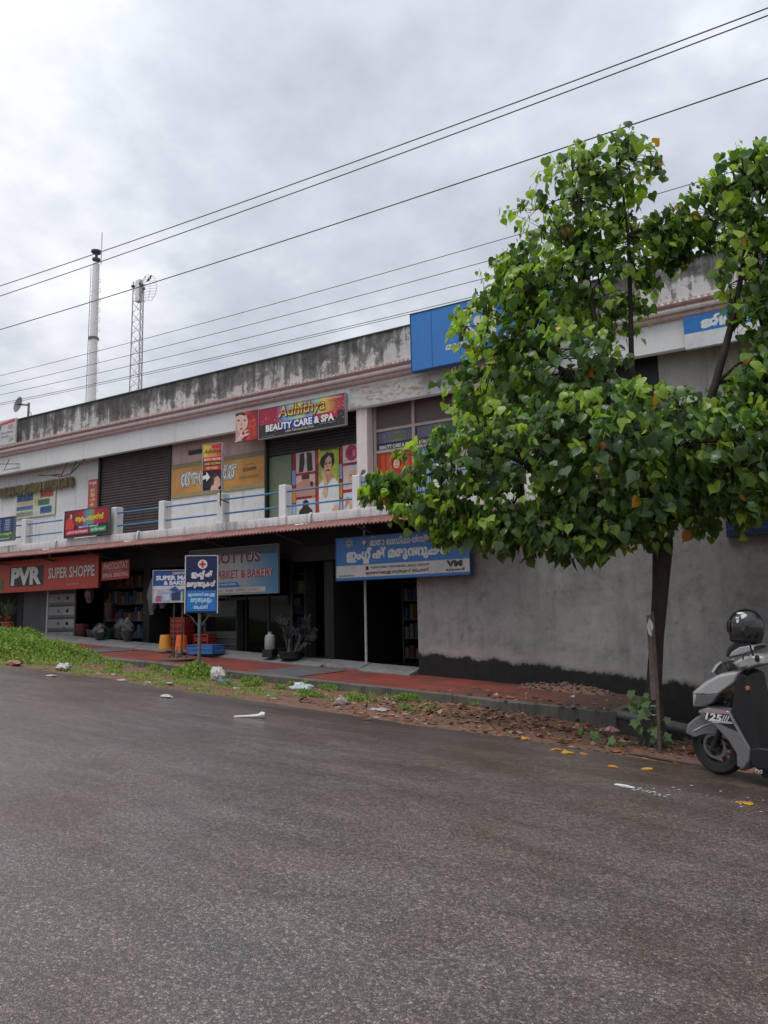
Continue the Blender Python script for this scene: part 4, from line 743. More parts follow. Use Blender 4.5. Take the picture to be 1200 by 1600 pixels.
M_BARK = rusty((0.014, 0.011, 0.009), (0.048, 0.038, 0.031), 7, 0.9)
def leaf_geo(curl=0.0, fold=0.16):
    """heart-shaped leaf with a long drip tip, stalk end at the origin, hanging along -z, facing -y"""
    half = [(0.0, -0.02), (0.20, 0.07), (0.38, -0.02), (0.455, -0.20), (0.40, -0.40), (0.25, -0.60), (0.10, -0.76), (0.03, -0.88)]
    mid = [(0.0, -0.02), (0.0, -0.22), (0.0, -0.45), (0.0, -0.70), (0.0, -1.08)]
    def yy(x, z): return fold*abs(x)*1.0 + curl*(z*z) + 0.05*math.sin(6*z)*abs(x)
    vs = [(x, yy(x, z), z) for x, z in mid] + [(x, yy(x, z), z) for x, z in half[1:]] + [(-x, yy(x, z), z) for x, z in half[1:]]
    fs = []
    for o_, fl in ((5, False), (12, True)):
        q_ = [(0, o_, o_+1), (0, o_+1, o_+2, 1), (1, o_+2, o_+3, 2), (2, o_+3, o_+4), (2, o_+4, o_+5, 3), (3, o_+5, o_+6), (3, o_+6, 4)]
        fs += [f if fl else f[::-1] for f in q_]
    return vs, fs
LG = [leaf_geo(0.12, 0.14), leaf_geo(0.28, 0.22), leaf_geo(-0.10, 0.10), leaf_geo(0.45, 0.30)]
tree = empty('street_tree', (-1.98, 9.07, -0.03), 0, 'spreading heart-leaved street tree with dark trunk in front of the blank wall', 'tree')
TO = Vector((-1.98, 9.07, -0.03))
def tpart(mb, name, mats, **k): return mb.build(name, mats, tree, loc=-TO, **k)
LIMBS = {
 'trunk': ([(-1.99, 9.07, -0.25), (-1.98, 9.07, 0.05), (-1.95, 9.08, 0.5), (-1.88, 9.07, 1.05), (-1.80, 9.05, 1.6), (-1.74, 9.05, 2.1), (-1.72, 9.05, 2.45)], [0.20, 0.135, 0.086, 0.076, 0.088, 0.11, 0.105]),
 'a': ([(-1.72, 9.05, 2.35), (-1.95, 9.02, 3.0), (-2.18, 9.0, 3.7), (-2.28, 9.0, 4.3), (-2.36, 9.0, 5.1), (-2.45, 9.08, 5.9), (-2.47, 9.1, 6.7)], [0.075, 0.055, 0.042, 0.036, 0.030, 0.022, 0.010]),
 'b': ([(-1.85, 9.03, 2.8), (-1.98, 9.15, 3.6), (-1.98, 9.2, 4.4), (-1.95, 9.2, 5.05), (-1.9, 9.1, 5.9), (-1.93, 9.0, 6.8)], [0.05, 0.040, 0.033, 0.028, 0.020, 0.009]),
 'c': ([(-1.72, 9.05, 2.38), (-1.5, 8.9, 2.74), (-1.25, 8.88, 3.3), (-1.04, 8.9, 3.83), (-0.77, 8.9, 4.65), (-0.62, 9.0, 5.4), (-0.52, 9.0, 6.2)], [0.07, 0.058, 0.05, 0.045, 0.034, 0.022, 0.009]),
 'd': ([(-1.75, 9.05, 2.3), (-2.1, 8.9, 2.6), (-2.6, 8.72, 2.8), (-3.15, 8.6, 3.15), (-3.65, 8.6, 3.4), (-4.2, 8.5, 3.2), (-4.85, 8.4, 2.98)], [0.06, 0.045, 0.036, 0.03, 0.025, 0.018, 0.008]),
 'e': ([(-2.15, 9.0, 3.6), (-2.5, 8.9, 4.1), (-2.95, 8.85, 4.5), (-3.4, 8.8, 5.0)], [0.04, 0.032, 0.025, 0.012]),
 'f': ([(-1.6, 8.97, 2.6), (-1.2, 8.75, 2.75), (-0.75, 8.55, 2.9), (-0.3, 8.4, 3.1)], [0.05, 0.04, 0.03, 0.012]),
 'g': ([(-1.8, 9.05, 2.6), (-2.3, 9.5, 3.3), (-3.0, 9.8, 3.9), (-3.7, 9.9, 4.25)], [0.05, 0.04, 0.03, 0.012]),
 'i': ([(-1.72, 9.05, 2.4), (-1.5, 9.8, 2.9), (-1.3, 10.6, 3.2), (-1.2, 11.4, 3.7)], [0.06, 0.045, 0.03, 0.012]),
 'j': ([(-1.70, 9.05, 2.4), (-1.0, 9.3, 2.8), (-0.1, 9.6, 3.1), (0.9, 9.6, 3.2)], [0.055, 0.045, 0.03, 0.012]),
 'h': ([(-1.78, 9.02, 2.5), (-1.75, 8.6, 2.85), (-1.72, 8.2, 3.2)], [0.05, 0.035, 0.015]),
}
for k, (pts, rad) in LIMBS.items():
    b = MB(); b.tube(pts, rad, 10); tpart(b, 'trunk' if k == 'trunk' else 'limb', M_BARK, smooth=60)
CL = [(-2.49, 9.20, 6.55, 0.88, 0.72), (-1.95, 9.00, 6.72, 0.58, 0.40), (-2.90, 9.00, 5.71, 0.82, 0.78), (-2.24, 9.40, 5.60, 0.80, 0.85), (-3.36, 8.80, 5.02, 0.80, 0.66), (-2.66, 8.70, 4.38, 0.85, 0.62), (-3.70, 8.80, 4.29, 0.66, 0.52), (-4.12, 8.60, 3.31, 0.84, 0.58), (-4.92, 8.40, 2.98, 0.42, 0.28), (-1.42, 9.15, 5.85, 0.36, 0.34), (-1.40, 9.1, 5.55, 0.18, 0.18), (-0.45, 8.9, 3.75, 0.5, 0.4), (-0.2, 9.0, 6.2, 0.5, 0.36), (-4.38, 8.70, 2.72, 0.66, 0.36), (-3.24, 8.40, 3.31, 0.85, 0.70), (-2.41, 8.20, 3.24, 0.80, 0.62), (-1.73, 8.20, 3.22, 0.76, 0.60), (-1.12, 8.30, 3.08, 0.70, 0.52), (-0.58, 8.50, 2.85, 0.62, 0.66), (-1.86, 8.60, 2.55, 0.86, 0.46), (-2.95, 8.70, 2.46, 0.98, 0.42), (-1.02, 8.80, 2.56, 0.80, 0.44), (-0.98, 9.20, 5.95, 0.42, 0.50), (-0.50, 9.00, 5.95, 0.52, 0.64), (-0.52, 9.00, 5.02, 0.50, 0.55), (0.05, 9.20, 5.31, 0.60, 0.74), (-0.45, 9.00, 4.05, 0.36, 0.40), (-2.39, 9.90, 3.95, 0.72, 0.46), (-3.75, 9.90, 4.21, 0.92, 0.66), (-1.45, 9.90, 3.70, 0.80, 0.40), (0.1, 8.7, 3.1, 0.7, 0.8), (0.6, 9.2, 4.2, 0.7, 0.8), (1.6, 11.2, 3.2, 1.0, 0.8), (2.4, 9.8, 3.4, 1.0, 0.9), (1.5, 10.4, 4.3, 1.0, 0.8), (-1.2, 12.2, 3.2, 0.9, 0.5), (0.4, 12.1, 3.2, 0.9, 0.5),  # last few, far right and rear, added unseen to deepen the wall's shade
      (-2.2, 8.55, 2.32, 0.55, 0.32), (-2.75, 8.6, 2.22, 0.6, 0.32), (-3.55, 8.7, 2.38, 0.5, 0.28), (-4.15, 8.75, 2.45, 0.38, 0.24), (-0.5, 9.0, 4.55, 0.42, 0.4), (-3.2, 8.9, 5.55, 0.5, 0.5),
      (-3.0, 10.9, 3.3, 0.95, 0.7), (-1.6, 11.0, 3.2, 0.95, 0.75), (-0.2, 10.7, 3.1, 0.95, 0.75), (1.1, 9.9, 3.1, 1.0, 0.8), (1.3, 8.4, 3.0, 0.9, 0.7), (-2.2, 11.7, 3.9, 0.9, 0.6), (-0.8, 11.6, 4.1, 0.9, 0.6), (0.6, 11.2, 3.9, 0.9, 0.7)]  # added clusters, mostly out of view, to keep sky light off the wall
q = random.Random(21)
tw = MB(); leaves = []
nodes = [Vector(p) for k, (pts, r_) in LIMBS.items() if k != 'trunk' for p in pts]
camp = EYE
tips = []
for ci, (x, y, z, rx, rz_) in enumerate(CL):
    c0 = Vector((x, y, z)); near = min(nodes, key=lambda p: (p-c0).length)
    tw.tube([near, near.lerp(c0, 0.5)+Vector((q.uniform(-.08, .08), q.uniform(-.08, .08), 0.08)), c0], [0.024, 0.017, 0.011], 6)
    area = rx*rz_; subs = []
    for i in range(int(5+8*area)):      # side branches, then twigs off them
        u = q.uniform(-0.9, 0.9); a = q.uniform(0, 2*math.pi); s_ = math.sqrt(1-u*u); k = q.uniform(0.35, 0.72)
        p = c0+Vector((s_*math.cos(a)*rx, s_*math.sin(a)*max(rx, rz_)*0.95, u*rz_))*k
        mid_ = near.lerp(c0, q.uniform(0.4, 1.0)); tw.tube([mid_, mid_.lerp(p, 0.5)+Vector((q.uniform(-.05, .05), q.uniform(-.05, .05), q.uniform(0.0, .08))), p], [0.010, 0.008, 0.005], 5, cap=False); subs.append(p)
    for i in range(int(46+120*area)):
        u = q.uniform(-1, 1); a = q.uniform(0, 2*math.pi); s_ = math.sqrt(1-u*u); rr = q.uniform(0.25, 1.08)**0.5
        tip = c0 + Vector((s_*math.cos(a)*rx, s_*math.sin(a)*max(rx, rz_)*0.95, u*rz_))*rr*(1+0.22*noise.noise(Vector((u*3, a*1.5, ci))))
        b0 = min(subs, key=lambda p_: (p_-tip).length); m = b0.lerp(tip, 0.5)+Vector((q.uniform(-.04, .04), q.uniform(-.04, .04), q.uniform(0.0, .06)))
        tw.tube([b0, m, tip], [0.005, 0.004, 0.002], 3, cap=False); tips.append((tip, m, c0, rr))
for tip, m, c0, rr in tips:
    nl = q.randint(4, 7); fresh = (q.random() < 0.38+0.32*(tip.z > 4.4) + 0.34*(tip.x < -3.4) - 0.12*(tip.z < 2.9 and tip.x > -3.6) + 0.2*(tip.z-c0.z > 0.3)) and rr > 0.75
    for j in range(nl):
        t_ = q.uniform(0.0, 1.0)**0.6; p = m.lerp(tip, t_) + Vector((q.gauss(0, .045), q.gauss(0, .045), q.gauss(0, .04)))
        sz = (0.060+0.110*q.random()**1.1)*(0.88 if fresh else 1.0)
        w = q.random()
        k = 2 if (fresh and w < 0.8) else (3 if w > 0.990 else (4 if (w > 0.986 and 3.3 < tip.z < 5.6) else (1 if q.random() < 0.55 else 0)))
        if k == 4: sz *= 0.6
        # leaves droop from long stalks; blade turned mostly outwards
        out = (p-Vector((-2.2, 9.1, p.z))); az = math.atan2(out.x, -out.y) if out.length > 1e-3 else 0
        M_ = Matrix.Translation(p) @ Matrix.Rotation(az+q.gauss(0, 0.9), 4, 'Z') @ Matrix.Rotation(q.gauss(-0.32, 0.38), 4, 'X') @ Matrix.Rotation(q.gauss(0, 0.5), 4, 'Y') @ Matrix.Scale(sz, 4)
        leaves.append((p, k, q.randrange(4), M_))
tpart(tw, 'twigs', M_BARK)['kind'] = 'stuff'
def facing(L): return (L[0]-camp).length
leaves.sort(key=facing)
lm = {}
def leaf_object(k, gi, M_):
    if (k, gi) not in lm:
        me = bpy.data.meshes.new('leaf'); me.from_pydata(LG[gi][0], [], LG[gi][1]); me.materials.append(LEAFM[k]); me.polygons.foreach_set('use_smooth', [True]*len(me.polygons)); me.update(); lm[(k, gi)] = me
    o = bpy.data.objects.new('leaf', lm[(k, gi)]); col.objects.link(o); o.parent = tree; o.matrix_local = Matrix.Translation(-TO) @ M_
for p, k, gi, M_ in leaves[:300]: leaf_object(k, gi, M_)
cr = MB()
for p, k, gi, M_ in leaves[300:]:
    cr.mat(k).add([M_ @ Vector(v) for v in LG[gi][0]], LG[gi][1])
co = tpart(cr, 'crown', LEAFM, fix=False); co['kind'] = 'stuff'; co.data.polygons.foreach_set('use_smooth', [True]*len(co.data.polygons))
# stake beside the trunk with a scrap of paper
stk = empty('wooden_stake', (-1.81, 8.5, zg(-1.81, 8.5)), 0, 'thin weathered stake leaning beside the tree trunk with white paper scrap', 'stake')
b = MB(); b.tube([(0, 0, -0.15), (0.0, 0.1, 0.6), (-0.04, 0.3, 1.46)], [0.02, 0.02, 0.018], 8); b.build('rod', M_RUST, stk, smooth=60)
b = MB(); b.box(-0.075, -0.005, 0.10, 0.118, 0.55, 1.46); b.build('slat', rusty((0.09, 0.065, 0.06), (0.19, 0.14, 0.13), 8, 0.9), stk, rot=(R(-9), R(-1.5), 0))
b = MB(); b.add([(-0.08, 0.24, 1.22), (-0.02, 0.25, 1.16), (-0.03, 0.24, 1.34), (-0.06, 0.22, 1.40), (-0.10, 0.26, 1.31)], [(0, 1, 2, 3, 4)]); o = b.build('paper_scrap', plain((0.6, 0.6, 0.6), 0.7), stk); sm = o.modifiers.new('t', 'SOLIDIFY'); sm.thickness = 0.002
for dx_ in (-0.06,):
    b = MB(); b.tube([(dx_+0.05*math.cos(R(a)), 0.14, 0.42+0.05*math.sin(R(a))) for a in range(0, 361, 40)], 0.012, 6); b.build('wire_ring', M_STEEL, stk, smooth=60)
# creeper climbing the trunk base
vn = empty('creeper_plant', (-2.15, 8.75, zg(-2.15, 8.75)), 0, 'leafy green creeper climbing the foot of the tree trunk', 'plant')
VO = Vector(vn.location); q = random.Random(5); VM = leaf_mat('creeper_leaf', (0.06, 0.125, 0.04), (0.13, 0.22, 0.075), 0.3, 0.5)
vl_ = []
def lobed():
    o_ = [(0, 0), (0.22, 0.12), (0.42, -0.02), (0.36, -0.25), (0.5, -0.5), (0.26, -0.55), (0.0, -0.95), (-0.26, -0.55), (-0.5, -0.5), (-0.36, -0.25), (-0.42, -0.02), (-0.22, 0.12)]
    return [(x, 0.12*abs(x)+0.15*z*z, z) for x, z in o_] + [(0, 0.03, -0.35)], [(i, 12, (i+1) % 12) for i in range(12)]
lv, lf = lobed(); lme = bpy.data.meshes.new('leaf'); lme.from_pydata(lv, [], lf); lme.materials.append(VM); lme.update()
for s0 in range(4):
    pts = [Vector((q.uniform(-0.05, 0.3), q.uniform(-0.12, 0.1), 0))]
    for k in range(7): pts.append(pts[-1]+Vector((q.uniform(-0.09, 0.07), q.uniform(-0.05, 0.08), q.uniform(0.05, 0.13) if s0 < 3 else q.uniform(-0.01, 0.04))) + (Vector((-0.06, -0.02, 0)) if s0 == 3 else Vector((0.05, -0.02, 0)) if s0 == 4 else Vector()))
    b = MB(); b.tube(pts, 0.006, 5); b.build('stem', M_RUST, vn)
    for p in pts[1:]:
        for _ in range(q.choice((0, 1, 1, 2))):
            o = link('leaf', lme, vn, p+Vector((q.uniform(-0.06, 0.06), q.uniform(-0.10, -0.02), q.uniform(-0.02, 0.06))), (q.gauss(-0.6, 0.3), q.gauss(0, 0.5), q.gauss(0, 0.6))); s_ = q.uniform(0.06, 0.15); o.scale = (s_, s_, s_)

# ------------------------------------------------------------------ overhead wires, masts, dish, bird
M_WIRE = plain((0.02, 0.02, 0.022), 0.6)
wires = [('thick overhead wire, topmost of the upper three', 11.0, 9.94, 9.60, 0.0095), ('thick overhead wire, middle of the upper three', 11.15, 9.78, 9.60, 0.0095), ('thick overhead wire, lowest of the upper three', 11.0, 8.76, 8.57, 0.0095),
         ('thin overhead wire, topmost of the lower wires', 12.6, 8.44, 8.22, 0.0062), ('thin overhead wire, second of the lower wires', 12.7, 8.18, 7.93, 0.0062), ('thin overhead wire, third of the lower wires', 12.6, 7.87, 7.56, 0.0062), ('thin overhead wire, fourth of the lower wires', 12.6, 7.62, 7.26, 0.0062), ('thin overhead wire, lowest of the lower wires', 12.5, 7.52, 7.17, 0.0055)]
for lab, y, za_, zb_, r_ in wires:
    b = MB(); pts = []
    xa, xb = -17.8*y/11, (-0.25 if r_ > 0.008 else -4.8)*y/11
    for i in range(61):
        x = -48+i*1.1; t_ = (x-xa)/(xb-xa); pts.append((x, y, za_+(zb_-za_)*t_ + 0.0011*(x-xa)*(x-xb)))
    b.tube(pts, r_, 6); o = b.build('overhead_wire', M_WIRE, smooth=60); tag(o, lab, 'wire', 'overhead wires along the street')
M_WHM = plain((0.78, 0.79, 0.80), 0.45, 0, 0.15, 0.5)
mono = empty('telecom_monopole', (-51.43, 40, zk(-51.43)), 0, 'tall slender white telecom monopole behind the building', 'mast')
b = MB(); zb = zk(-51.43); H = 31.6-zb; b.lathe([(0.40, 0), (0.37, H*0.45), (0.33, H*0.7), (0.28, H*0.985)], 16); b.build('shaft', M_WHM, mono, smooth=50)
for h_ in (H*0.52, H*0.76):
    b = MB(); r_ = 0.39-0.11*h_/H; b.lathe([(r_, -0.12), (r_+0.10, -0.12), (r_+0.10, 0.06), (r_, 0.06)], 16, (0, 0, h_)); b.build('flange', plain((0.16, 0.16, 0.17), 0.6), mono, smooth=40)
b = MB(); b.lathe([(0.05, -0.1), (0.33, -0.1), (0.33, 0.05), (0.12, 0.1), (0.12, 0.45), (0.3, 0.5), (0.44, 0.6), (0.44, 0.72), (0.2, 0.8), (0.05, 0.8)], 16, (0, 0, H)); b.build('antenna_head', plain((0.10, 0.10, 0.11), 0.6), mono, smooth=40)
b = MB(); b.tube([(0.62, 0, H-0.6), (0.62, 0, H+2.2)], 0.05, 6); b.build('lightning_rod', M_WHM, mono)
for i in range(20):      # step loops up both sides
    h_ = H*0.36+i*0.85
    for s_ in (-1, 1):
        r_ = 0.44-0.12*h_/H; b = MB(); b.tube([(s_*r_*0.8, 0, h_), (s_*(r_+0.28), 0, h_), (s_*(r_+0.34), 0, h_+0.14), (s_*(r_+0.28), 0, h_+0.34), (s_*r_*0.8, 0, h_+0.36)], 0.022, 5); b.build('step_loop', M_WHM, mono)
b = MB(); b.tube([(-0.74, 0, H*0.3), (-0.64, 0, H*0.98)], 0.025, 5); b.build('cable', M_STEEL, mono)
lat = empty('lattice_mast', (-34.6, 30, zk(-34.6)), 0, 'thin three-legged lattice mast with a grid dish on top', 'mast')
zb = zk(-34.6); H = 21.55-zb; legs = [(0.50*math.cos(R(a)), 0.50*math.sin(R(a))) for a in (95, 215, 335)]
def lp(i, h_): k = 1.0-0.30*h_/H; return (legs[i][0]*k, legs[i][1]*k, h_)
M_LAT = rusty((0.24, 0.24, 0.245), (0.42, 0.42, 0.43), 3, 0.6, 0.3)
for i in range(3):
    b = MB(); b.tube([lp(i, 0), lp(i, H)], 0.034, 6); b.build('leg', M_LAT, lat)
    b = MB(); n = 30
    for k in range(n):
        h0, h1 = H*(k/n), H*((k+1)/n); b.tube([lp(i, h0), lp((i+1) % 3, h1)], 0.012, 4); b.tube([lp((i+1) % 3, h0), lp(i, h1)], 0.012, 4)
    b.build('cross_bracing', M_LAT, lat)
for h_ in (H*0.52, H*0.08, H*0.985):
    for i in range(3): b = MB(); p = lp(i, h_); b.box(p[0]-0.08, p[0]+0.08, p[1]-0.08, p[1]+0.08, h_-0.06, h_+0.06); b.build('splice_plate', M_BLACK, lat)
b = MB(); b.box(-0.12, 0.24, -0.2, 0.1, H-1.3, H+0.05); b.build('radio_box', M_WHM, lat, bevel=0.02)
b = MB(); ring = []
for j in range(-5, 6):
    t_ = j/5*0.62; w_ = 0.85*math.sqrt(max(0.0, 1-(t_/0.66)**2))
    b.tube([(1.15+u*w_*0.9, -0.25-0.35*(1-(u*0.8)**2-(t_)**2*0.6), H-0.85+t_*1.25) for u in (-1, -0.5, 0, 0.5, 1)], 0.012, 4)
for u in (-1, -0.5, 0, 0.5, 1):
    b.tube([(1.15+u*0.85*math.sqrt(max(0, 1-(t_/0.66)**2))*0.9, -0.25-0.35*(1-(u*0.8)**2-t_*t_*0.6), H-0.85+t_*1.25) for t_ in (-0.62, -0.4, -0.2, 0, 0.2, 0.4, 0.62)], 0.014, 4)
b.build('grid_dish', plain((0.66, 0.67, 0.68), 0.5), lat)
b = MB(); b.tube([(0.3, -0.1, H-0.95), (0.9, -0.5, H-0.9), (1.15, -1.0, H-0.7)], 0.03, 5); b.build('dish_arm', M_BLACK, lat)
bird = empty('perched_bird', (-34.6+1.3, 29.6, zb+H-0.42), 0, 'small dark bird perched on top of the lattice mast dish', 'bird')
b = MB(); b.loft([[(x, r_*math.cos(R(a)), z+r_*1.1*math.sin(R(a))) for a in range(0, 360, 45)] for x, z, r_ in (((x*0.62, z*0.62, r_*0.62) for x, z, r_ in (((-0.42, 0.02, 0.02), (-0.3, 0.06, 0.05), (-0.12, 0.14, 0.11), (0.06, 0.24, 0.13), (0.16, 0.36, 0.09), (0.2, 0.42, 0.085), (0.27, 0.44, 0.05), (0.36, 0.42, 0.008)))))]); b.build('body', M_BLACK, bird, smooth=60)
for s_ in (-0.04, 0.04): b = MB(); b.tube([(0.0, s_, 0.0), (0.02, s_, 0.14)], 0.012, 5); b.build('leg', M_BLACK, bird)
dish = empty('roof_dish', (-21.5, 14.4, 6.72), 0, 'small pale satellite dish on a pole above the parapet', 'dish')
b = MB(); b.tube([(0, 0, 0), (0, 0, 1.55)], 0.035, 8); b.build('pole', M_STEEL, dish, smooth=60)
b = MB(); b.lathe([(0.01, 0.08), (0.10, 0.068), (0.18, 0.04), (0.25, 0.0), (0.26, -0.01), (0.25, -0.012), (0.16, 0.028), (0.01, 0.068)], 20); b.build('reflector', plain((0.58, 0.58, 0.57), 0.5), dish, loc=(-0.42, -0.1, 1.55), rot=(R(70), 0, R(-52)), smooth=60)
b = MB(); b.tube([(-0.08, 0.0, 1.5), (-0.42, -0.1, 1.55)], 0.03, 6); b.tube([(0.02, 0, 1.3), (0.14, 0, 1.2), (0.17, 0, 1.0), (0.1, 0, 0.85), (-0.05, 0, 0.84), (-0.2, 0, 0.95)], 0.012, 5); b.build('arm', M_STEEL, dish)

# ------------------------------------------------------------------ scooter
scx, scy = -1.10, 7.50
sco = empty('parked_scooter', (scx, scy, zr(scx)-0.004), R(162), 'grey and silver 125 scooter parked at the right edge of the road', 'scooter')
sco.rotation_euler = (R(-3), R(-4), R(162))
M_GREY = plain((0.20, 0.20, 0.205), 0.32, 0.35, 0.12, 5, coat=0.4); M_SILV = plain((0.44, 0.44, 0.445), 0.30, 0.4, 0.12, 5, coat=0.4); M_DGREY = plain((0.055, 0.055, 0.058), 0.4, 0.1, 0.15, 6); M_BPL = plain((0.010, 0.010, 0.011), 0.55, 0, 0.2, 8); M_TYRE = plain((0.014, 0.014, 0.014), 0.8, 0, 0.25, 14); M_ALLOY = plain((0.05, 0.05, 0.052), 0.35, 0.7, 0.2, 8)
def Zraw(p): return ((840-p[0])*0.00145, (1215-p[1])*0.001364)
def Zp(p):      # outline heights taken level; the scooter itself stands nose-up on the sloping road
    a, c = Zraw(p); return (a*math.cos(R(4))+c*math.sin(R(4)), c*math.cos(R(4))-a*math.sin(R(4)))
def shell(name, pts, half, mat, inset=0.86, conv=True, parent=sco, taper=None, nose=0.0):
    """body panel: side outline lofted across the width, edges drawn in towards both sides"""
    pp = [Zp(p) for p in pts] if conv else pts
    cx_ = sum(p[0] for p in pp)/len(pp); cz_ = sum(p[1] for p in pp)/len(pp); rings = []
    for y, k in ((-half, inset), (-half*0.86, 0.97), (-half*0.45, 1.0), (0, 1.0), (half*0.45, 1.0), (half*0.86, 0.97), (half, inset)):
        bul = nose*(1-(y/half)**2); rings.append([(cx_+(p[0]-cx_)*k+bul*(1 if p[0] > cx_ else 0.0), y, cz_+(p[1]-cz_)*k) for p in pp])
    b = MB(); b.loft(rings); o = b.build(name, mat, parent, smooth=38); m = o.modifiers.new('edge', 'BEVEL'); m.width = 0.008; m.segments = 2; m.limit_method = 'ANGLE'; m.angle_limit = R(35); return o
def wheel(x, r=0.25, w=0.1, steer=0):
    root = empty('wheel', (0, 0, 0)); root.parent = sco; root.location = (x, 0, r); root.rotation_euler = (0, 0, steer)
    b = MB(); prof = [(r-0.085, -w*0.36), (r-0.03, -w*0.5), (r-0.008, -w*0.30), (r, 0), (r-0.008, w*0.30), (r-0.03, w*0.5), (r-0.085, w*0.36)]
    n = 48; vs = [(a*math.cos(2*math.pi*j/n), h, a*math.sin(2*math.pi*j/n)) for a, h in prof for j in range(n)]
    b.add(vs, [(i*n+j, i*n+(j+1) % n, ((i+1) % 7)*n+(j+1) % n, ((i+1) % 7)*n+j) for i in range(7) for j in range(n)]); b.build('tyre', M_TYRE, root, smooth=35)
    b = MB(); b.lathe([(r-0.105, -0.035), (r-0.075, -0.04), (r-0.08, 0), (r-0.075, 0.04), (r-0.105, 0.035), (r-0.10, 0), (r-0.105, -0.035)], 32, axis='y', cap=False); b.lathe([(0.045, -0.05), (0.05, 0.05)], 16, axis='y')
    for k in range(6):
        a = 2*math.pi*k/6; d = Vector((math.cos(a), 0, math.sin(a))); pz_ = Vector((-math.sin(a), 0, math.cos(a)))*0.014
        i0, i1 = d*0.04, d*(r-0.1); b.hexa([i0-pz_+Vector((0, -0.02, 0)), i1-pz_+Vector((0, -0.02, 0)), i1-pz_+Vector((0, 0.02, 0)), i0-pz_+Vector((0, 0.02, 0)), i0+pz_+Vector((0, -0.02, 0)), i1+pz_+Vector((0, -0.02, 0)), i1+pz_+Vector((0, 0.02, 0)), i0+pz_+Vector((0, 0.02, 0))])
    b.build('rim', M_ALLOY, root, smooth=40)
    b = MB(); b.lathe([(0.085, 0.052), (0.11, 0.052), (0.11, 0.056), (0.085, 0.056), (0.085, 0.052)], 28, axis='y', cap=False); b.build('brake_disc', plain((0.25, 0.25, 0.26), 0.3, 0.8), root, smooth=40)
    return root
wheel(0.0, steer=R(-8)); wheel(-1.285)
shell('front_mudguard', [(668, 968), (690, 905), (745, 858), (810, 822), (872, 858), (935, 925), (985, 1005), (940, 985), (860, 958), (790, 965), (725, 992)], 0.078, M_GREY, 0.9)
b = MB(); b.tube([(x, 0.083, z) for x, z in (Zp((735, 945)), Zp((800, 905)), Zp((878, 873)))], 0.004, 5); b.build('white_pinstripe', plain((0.7, 0.7, 0.7), 0.4), sco)
for s_ in (-0.088, 0.088): b = MB(); b.tube([(0, s_, 0.25), (-0.10, s_, 0.5), (-0.16, s_*0.8, 0.66)], [0.022, 0.026, 0.03], 10); b.build('fork_leg', M_BPL, sco, smooth=60)
shell('lower_apron', [(795, 797), (862, 766), (1000, 776), (1030, 850), (1105, 1000), (1097, 1080), (1052, 1147), (1015, 1130), (1022, 1050), (975, 965), (900, 880)], 0.185, M_GREY, 0.92)
shell('nose_panel', [(770, 782), (776, 692), (860, 622), (960, 560), (1095, 530), (1062, 600), (955, 680), (905, 745)], 0.165, M_SILV, 0.82, nose=0.04)
shell('nose_lower_panel', [(772, 784), (800, 700), (870, 690), (950, 682), (905, 745), (850, 775)], 0.174, plain((0.13, 0.13, 0.135), 0.35, 0.2, 0.12, 5), 0.93)
shell('inner_leg_shield', [(1000, 790), (1050, 600), (1090, 540), (1125, 560), (1140, 700), (1150, 900), (1165, 1060), (1180, 1110), (1110, 1120), (1075, 960), (1040, 860)], 0.165, M_BPL, 0.95)
b = MB(); b.lathe([(0.0, 0.012), (0.016, 0.012), (0.02, 0.0)], 14, (0, 0, 0), 'y'); b.build('badge', plain((0.45, 0.16, 0.08), 0.4), sco, loc=(Zp((1120, 640))[0], 0.170, Zp((1120, 640))[1]))
shell('handlebar_cowl', [(1040, 492), (1105, 452), (1170, 430), (1230, 445), (1235, 490), (1190, 505), (1132, 530), (1080, 522)], 0.20, M_SILV, 0.7)
shell('cowl_vent', [(1088, 505), (1155, 488), (1140, 516), (1095, 520)], 0.203, M_GREY, 0.9)
shell('front_visor', [(990, 455), (1008, 402), (1075, 346), (1140, 362), (1172, 410), (1090, 440), (1012, 466)], 0.135, M_BPL, 0.72)
shell('instrument_binnacle', [(1005, 463), (1030, 425), (1090, 388), (1155, 380), (1168, 412), (1095, 440)], 0.138, M_SILV, 0.85)
shell('headlamp', [(905, 562), (935, 512), (968, 490), (972, 500), (1000, 560), (930, 590)], 0.11, plain((0.05, 0.05, 0.055), 0.15), 0.8)
for s_ in (-1, 1):
    x, z = Zp((1190, 455)); b = MB(); b.tube([(x, s_*0.15, z), (x-0.05, s_*0.28, z+0.02), (x-0.09, s_*0.37, z+0.01)], [0.016, 0.018, 0.018], 10); b.build('handle_grip', M_BPL, sco, smooth=60)
    b = MB(); b.tube([(x+0.05, s_*0.2, z+0.02), (x+0.05, s_*0.30, z+0.03), (x+0.02, s_*0.38, z+0.01)], 0.007, 6); b.build('brake_lever', M_ALLOY, sco, smooth=60)
    if s_ < 0: continue
    b = MB(); b.tube([(x+0.02, s_*0.19, z+0.02), (x+0.04, s_*0.22, z+0.14), (x+0.05, s_*0.24, z+0.20)], 0.007, 6); b.build('mirror_stem', M_BPL, sco, smooth=60)
    b = MB(); b.loft([[(x+0.05+dx_, s_*0.24+0.065*k*math.cos(R(a)), z+0.225+0.042*k*math.sin(R(a))) for a in range(0, 360, 24)] for dx_, k in ((0.03, 0.3), (0.022, 0.8), (0.0, 1.0), (-0.012, 1.0))]); b.build('mirror', M_BPL, sco, smooth=40)
